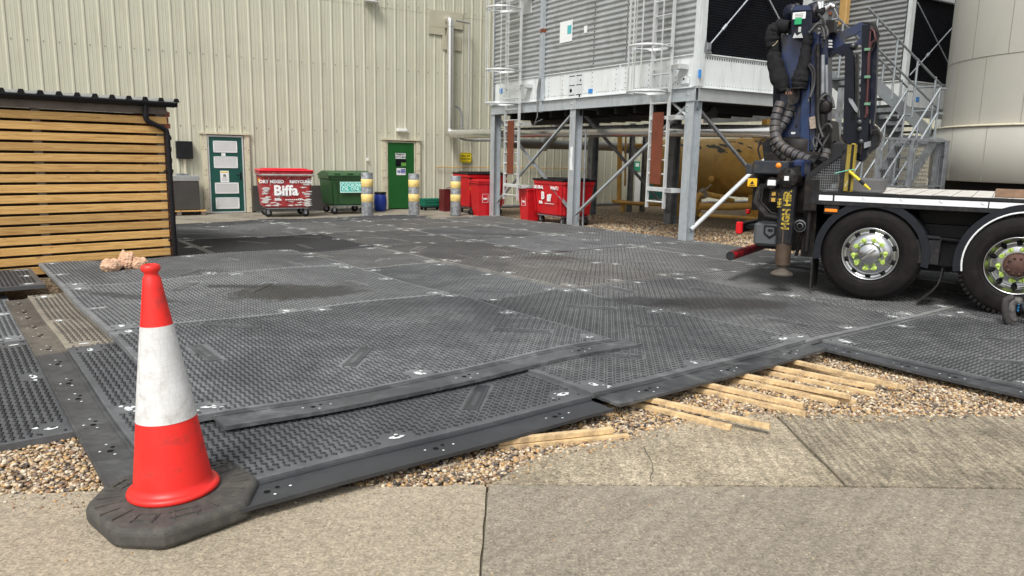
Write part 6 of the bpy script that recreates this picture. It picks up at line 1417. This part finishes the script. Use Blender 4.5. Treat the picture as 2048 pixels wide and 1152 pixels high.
for k in range(7):
    b = MB(); x0 = 1574+k*4; b.tube([tr(x0, 176, .84+.01*(k % 3)), tr(1576+k*3.6, 192, .85), tr(1578+k*2.6, 212-k, .86)], .012, 8); b.build('hose', blackr, T)
def ribbed(pts, r_, s_, n=30):
    P3 = [tr(x, y, s_[0]*(1-i/(len(pts)-1))+s_[1]*i/(len(pts)-1)) for i, (x, y) in enumerate(pts)]
    # smooth spline
    out = []
    for i in range(len(P3)-1):
        p0_, p1_, p2_, p3_ = P3[max(i-1, 0)], P3[i], P3[i+1], P3[min(i+2, len(P3)-1)]
        for j in range(8):
            t_ = j/8; out.append(.5*((2*p1_)+(p2_-p0_)*t_+(2*p0_-5*p1_+4*p2_-p3_)*t_*t_+(3*p1_-p0_-3*p2_+p3_)*t_**3))
    out.append(P3[-1]); b = MB(); b.tube(out, r_*.82, 14, 1)
    L_ = [0]
    for i in range(1, len(out)): L_.append(L_[-1]+(out[i]-out[i-1]).length)
    tot = L_[-1]; step = .080; d_ = 0; 
    def at(s):
        s = max(0, min(tot, s)); 
        for i in range(1, len(out)):
            if L_[i] >= s: q = (s-L_[i-1])/(L_[i]-L_[i-1]+1e-9); return out[i-1].lerp(out[i], q)
        return out[-1]
    while d_ < tot-step: b.tube([at(d_), at(d_+step*.80)], [r_, r_*1.02], 14, 0); d_ += step
    return b.build('ribbed_hose', [M('ribbed hose sleeve', (.055, .055, .058), .55, 0, .2, 10, dirt=(.13, .10, .08), da=.4, ds=12), black], T)
ribbed([(1562, 205), (1552, 235), (1550, 265), (1558, 288), (1580, 304), (1605, 316), (1632, 326)], .064, (.88, .60))
ribbed([(1583, 212), (1572, 240), (1556, 262), (1549, 285), (1556, 300), (1580, 318), (1612, 330)], .060, (.96, .70))
ribbed([(1654, 302), (1648, 318), (1640, 326)], .05, (.8, .62))
for pts, r_ in (([(1618, 128), (1628, 140), (1628, 170), (1620, 195)], .013), ([(1616, 130), (1624, 145), (1624, 175), (1616, 205)], .011), ([(1642, 198), (1636, 215), (1638, 250), (1646, 275)], .014), ([(1640, 200), (1650, 190), (1662, 194), (1668, 215)], .014), ([(1630, 318), (1640, 300), (1658, 270), (1664, 256), (1655, 248), (1640, 265), (1632, 295)], .014), ([(1625, 315), (1632, 290), (1645, 275)], .012), ([(1632, 300), (1626, 285), (1630, 275), (1640, 285), (1650, 305)], .012), ([(1600, 220), (1596, 245), (1592, 255), (1590, 225)], .007),
                ([(1622, 62), (1635, 48), (1650, 52), (1655, 70), (1645, 80)], .016), ([(1618, 66), (1632, 52), (1645, 56), (1650, 80)], .016), ([(1640, 60), (1648, 75), (1645, 95)], .012), ([(1636, 28), (1646, 40), (1650, 60), (1644, 74)], .014)):
    b = MB(); P3 = [tr(x, y, .80+.03*((i*7) % 3)) for i, (x, y) in enumerate(pts)]; out = []
    for i in range(len(P3)-1):
        p0_, p1_, p2_, p3_ = P3[max(i-1, 0)], P3[i], P3[i+1], P3[min(i+2, len(P3)-1)]
        for j in range(5): t_ = j/5; out.append(.5*((2*p1_)+(p2_-p0_)*t_+(2*p0_-5*p1_+4*p2_-p3_)*t_*t_+(3*p1_-p0_-3*p2_+p3_)*t_**3))
    out.append(P3[-1]); b.tube(out, r_*1.15, 8); b.build('hose', hosem, T)
plate('crane_base', [(1600, 250), (1660, 240), (1668, 330), (1640, 350), (1600, 345), (1560, 330), (1545, 318), (1548, 300), (1600, 312)], 1.0, 1.55, grime)
plate('valve_bank', [(1618, 235), (1630, 232), (1632, 256), (1620, 258)], .90, .99, M('brass and steel valves', (.4, .33, .27), .35, .6, .5, 40))
b = MB(); b.tube([tr(1521, 318, .9), tr(1516, 300, .9), tr(1520, 282, .9), tr(1532, 275, .9), tr(1540, 282, .9)], .013, 8); b.build('hose', blackr, T)
plate('rear_bracket', [(1524, 285), (1536, 276), (1545, 290), (1545, 322), (1528, 322)], 1.0, 1.2, blackm)
# headboard frame with mesh
h0, h1, h2 = tr(1617, 352, .06), tr(1690, 300, .06), tr(1700, 372, .06)
b = MB(); b.beam((h0.x, .06, h0.z), (h1.x, .06, h1.z), .05, .05); b.beam((h0.x, .06, 1.27), (h0.x, .06, h0.z), .05, .05); b.beam((h1.x, .06, 1.27), (h1.x, .06, h1.z+.06), .05, .05); b.beam((h0.x, .06, h0.z), (h0.x, 2.4, h0.z), .05, .05); b.beam((h1.x, .06, h1.z), (h1.x, 1.0, h1.z), .04, .04)
b.rbox(h1.x-.16, h1.x+.02, .10, .16, 1.50, h1.z+.10, .03); b.build('headboard_frame', blackm, T)
b = MB(); n = 16
for i in range(n+1):
    s = i/n; x = h0.x+(h1.x-h0.x)*s; b.box(x-.0015, x+.0015, .058, .062, 1.27, h0.z+(h1.z-h0.z)*s)
for i in range(15):
    z = 1.29+i*.028; 
    if z < h1.z: b.box(max(h0.x, h0.x+(z-h0.z)/(h1.z-h0.z)*(h1.x-h0.x)) if z > h0.z else h0.x, h1.x, .055, .058, z, z+.003)
b.build('headboard_mesh', gald, T)
b = MB(); b.rbox(-.58, .0, .10, .32, 1.272, 1.30, .008); b.rbox(-.4, -.05, .5, .9, 1.27, 1.42, .02); b.build('deck_tray', M('dull tray', (.11, .11, .11), .6, .2), T)

# broom against the headboard
bz = tr(1696, 376, -.02); t = thing('broom', 'yellow bristled broom head with a yellow and black handle, tied to the truck headboard', 'broom', TO+TX*(bz.x)+TY*(-.0)+Vector((0, 0, 1.275)), TA)
a_ = tr(1694, 376, .03)-bz; c_ = tr(1701, 275, .03)-bz; hh = c_.z-.02
b = MB(); b.rbox(-.012, .03, -.0, .05, .0, hh, .006)
for i in range(46): z = .01+i*(hh-.02)/46; b.box(-.05, -.012, .0, .045, z, z+.006); b.box(.03, .045, .0, .045, z, z+.006)
b.build('bristles', M('broom yellow', (.42, .31, .03), .7), t)
b = MB(); b.rbox(-.006, .022, -.006, .0, .01, hh-.01, .002)
b.build('stock', black, t)
p0_ = tr(1700, 334, .0)-bz; p1_ = tr(1742, 371, .0)-bz; p0_.y = p1_.y = -.03; b = MB(); d_ = p1_-p0_; b.tube([p0_, p0_+d_*.5], .017, 10, 0); b.tube([p0_+d_*.5, p0_+d_*.72], .018, 10, 1); b.tube([p0_+d_*.72, p1_], [.017, .010], 10, 0); b.build('handle', [M('bright yellow handle', (.68, .54, .03), .4), black], t)
b = MB(); b.tube([(-.15, -.015, .20), (-.03, -.015, .235), (.05, -.02, .25)], .006, 6); b.build('tie', M('mint green cord', (.15, .5, .38), .7), t)
t_ = tr(1990, 388, .35); o_ = MB(); o_.rbox(0, .9, 0, .12, 0, .085, .004); o = o_.build('timber_bearer', M('old dark timber', (.20, .125, .08), .85, 0, .25, 8, bump=.4)); o.location = TO+TX*t_.x+TY*.35+Vector((0, 0, 1.271)); o.rotation_euler = (0, 0, TA); tag(o, 'dark timber bearer lying on the white truck deck', 'timber')

# ---------------- person kneeling at the wheel (only a boot shows) ----------------
t = thing('person', 'person kneeling at the second wheel, only one dusty boot in view', 'person', (4.79, 7.22, .095), 0)
def skinned(name, nodes, edges, mat_, par, sub=2):
    me = bpy.data.meshes.new(name); me.from_pydata([n_[0] for n_ in nodes], edges, []); ob = bpy.data.objects.new(name, me); C.objects.link(ob)
    bpy.context.view_layer.objects.active = ob
    m = ob.modifiers.new('s', 'SKIN'); 
    for i, n_ in enumerate(nodes):
        sv_ = me.skin_vertices[0].data[i]; sv_.radius = (n_[1], n_[1]) if not isinstance(n_[1], tuple) else n_[1]; sv_.use_root = (i == 0)
    m2 = ob.modifiers.new('d', 'SUBSURF'); m2.levels = sub; m2.render_levels = sub
    dg = bpy.context.evaluated_depsgraph_get(); em = bpy.data.meshes.new_from_object(ob.evaluated_get(dg)); bpy.data.objects.remove(ob)
    em.materials.clear(); em.materials.append(mat_); em.polygons.foreach_set('use_smooth', [True]*len(em.polygons)); return link(bpy.data.objects.new(name, em), par)
hip = Vector((.42, -.05, .50))
body = [(hip, .15), ((.47, -.05, .68), .135), ((.54, -.03, .86), .15), ((.59, -.02, 1.00), .10), ((.62, -.01, 1.07), .055), ((.66, .0, 1.16), .085), ((.68, .0, 1.25), .08),
        ((.56, -.20, .97), .065), ((.68, -.24, .74), .045), ((.86, -.10, .66), .034), ((.93, -.06, .66), .026),
        ((.56, .17, .97), .065), ((.72, .22, .76), .045), ((.90, .18, .70), .034), ((.97, .17, .70), .026),
        ((.46, -.18, .40), .095), ((.60, -.20, .12), .060), ((.36, -.18, .09), .055), ((.10, -.16, .20), .045),
        ((.47, .10, .42), .095), ((.86, .14, .44), .065), ((.84, .14, .20), .05), ((.84, .14, .08), .045)]
edg = [(0, 1), (1, 2), (2, 3), (3, 4), (4, 5), (5, 6), (3, 7), (7, 8), (8, 9), (9, 10), (3, 11), (11, 12), (12, 13), (13, 14), (0, 15), (15, 16), (16, 17), (17, 18), (0, 19), (19, 20), (20, 21), (21, 22)]
skinned('body', body, edg, skin, t)
skinned('trousers', [(hip+Vector((0, 0, .04)), .165)]+[(body[i][0], body[i][1]*1.18+.008) for i in (15, 16, 17)]+[((.09, -.16, .20), .056)]+[(body[i][0], body[i][1]*1.18+.008) for i in (19, 20, 21)], [(0, 1), (1, 2), (2, 3), (3, 4), (0, 5), (5, 6), (6, 7)], denim, t)
skinned('jacket', [((.42, -.05, .50), .178), ((.54, -.03, .86), .17), ((.59, -.02, 1.01), .11), ((.56, -.20, .97), .085), ((.68, -.24, .74), .062), ((.82, -.13, .67), .05), ((.56, .17, .97), .085), ((.72, .22, .76), .062), ((.86, .19, .71), .05)], [(0, 1), (1, 2), (2, 3), (3, 4), (4, 5), (2, 6), (6, 7), (7, 8)], fabric, t)
b = MB(); b.lathe([(.001, .12), (.06, .10), (.092, .05), (.098, .0), (.090, -.05)], 20, (.685, 0, 1.24), 'z'); b.build('hair', M('brown hair', (.05, .03, .02), .8), t)
for sy, px_ in ((-.10, .93), (.17, .98)):
    z_ = .66 if sy < 0 else .70
    for k in range(4): a0_ = Vector((px_, sy-.03+.02*k, z_)); skinned('finger', [(a0_, .010), (a0_+Vector((.04-.004*abs(k-1), 0, -.005)), .009), (a0_+Vector((.06-.004*abs(k-1), 0, -.03)), .008)], [(0, 1), (1, 2)], skin, t, 1)
    skinned('thumb', [(Vector((px_-.03, sy-.03, z_)), .011), (Vector((px_, sy-.055, z_+.01)), .010), (Vector((px_+.03, sy-.06, z_)), .008)], [(0, 1), (1, 2)], skin, t, 1)
# rear boot: heel up, toes bent on the ground
skinned('boot', [((.10, -.16, .22), (.052, .052)), ((.03, -.15, .235), .046), ((-.015, -.15, .19), .045), ((.0, -.15, .11), .048), ((.02, -.15, .055), .045), ((.07, -.15, .035), .036)], [(0, 1), (1, 2), (2, 3), (3, 4), (4, 5)], boot, t)
b = MB(); b.tube([(.0, -.15, .27), (-.055, -.15, .235), (-.058, -.15, .17), (-.042, -.15, .09), (-.02, -.15, .03), (.03, -.15, .0), (.09, -.15, .0)], [.03, .034, .032, .034, .036, .03, .022], 10); b.build('boot_sole', M('worn sole', (.045, .043, .04), .85, 0, .4, 30), t)
b = MB()
for z in (.14, .17, .20): b.tube([(.035, -.20, z), (.055, -.18, z+.005), (.055, -.12, z+.005)], .006, 6)
b.build('laces', blueac, t)
skinned('boot', [((.83, .14, .14), .05), ((.82, .14, .045), .045), ((.95, .14, .04), .042), ((1.04, .14, .03), .03)], [(0, 1), (1, 2), (2, 3)], boot, t)
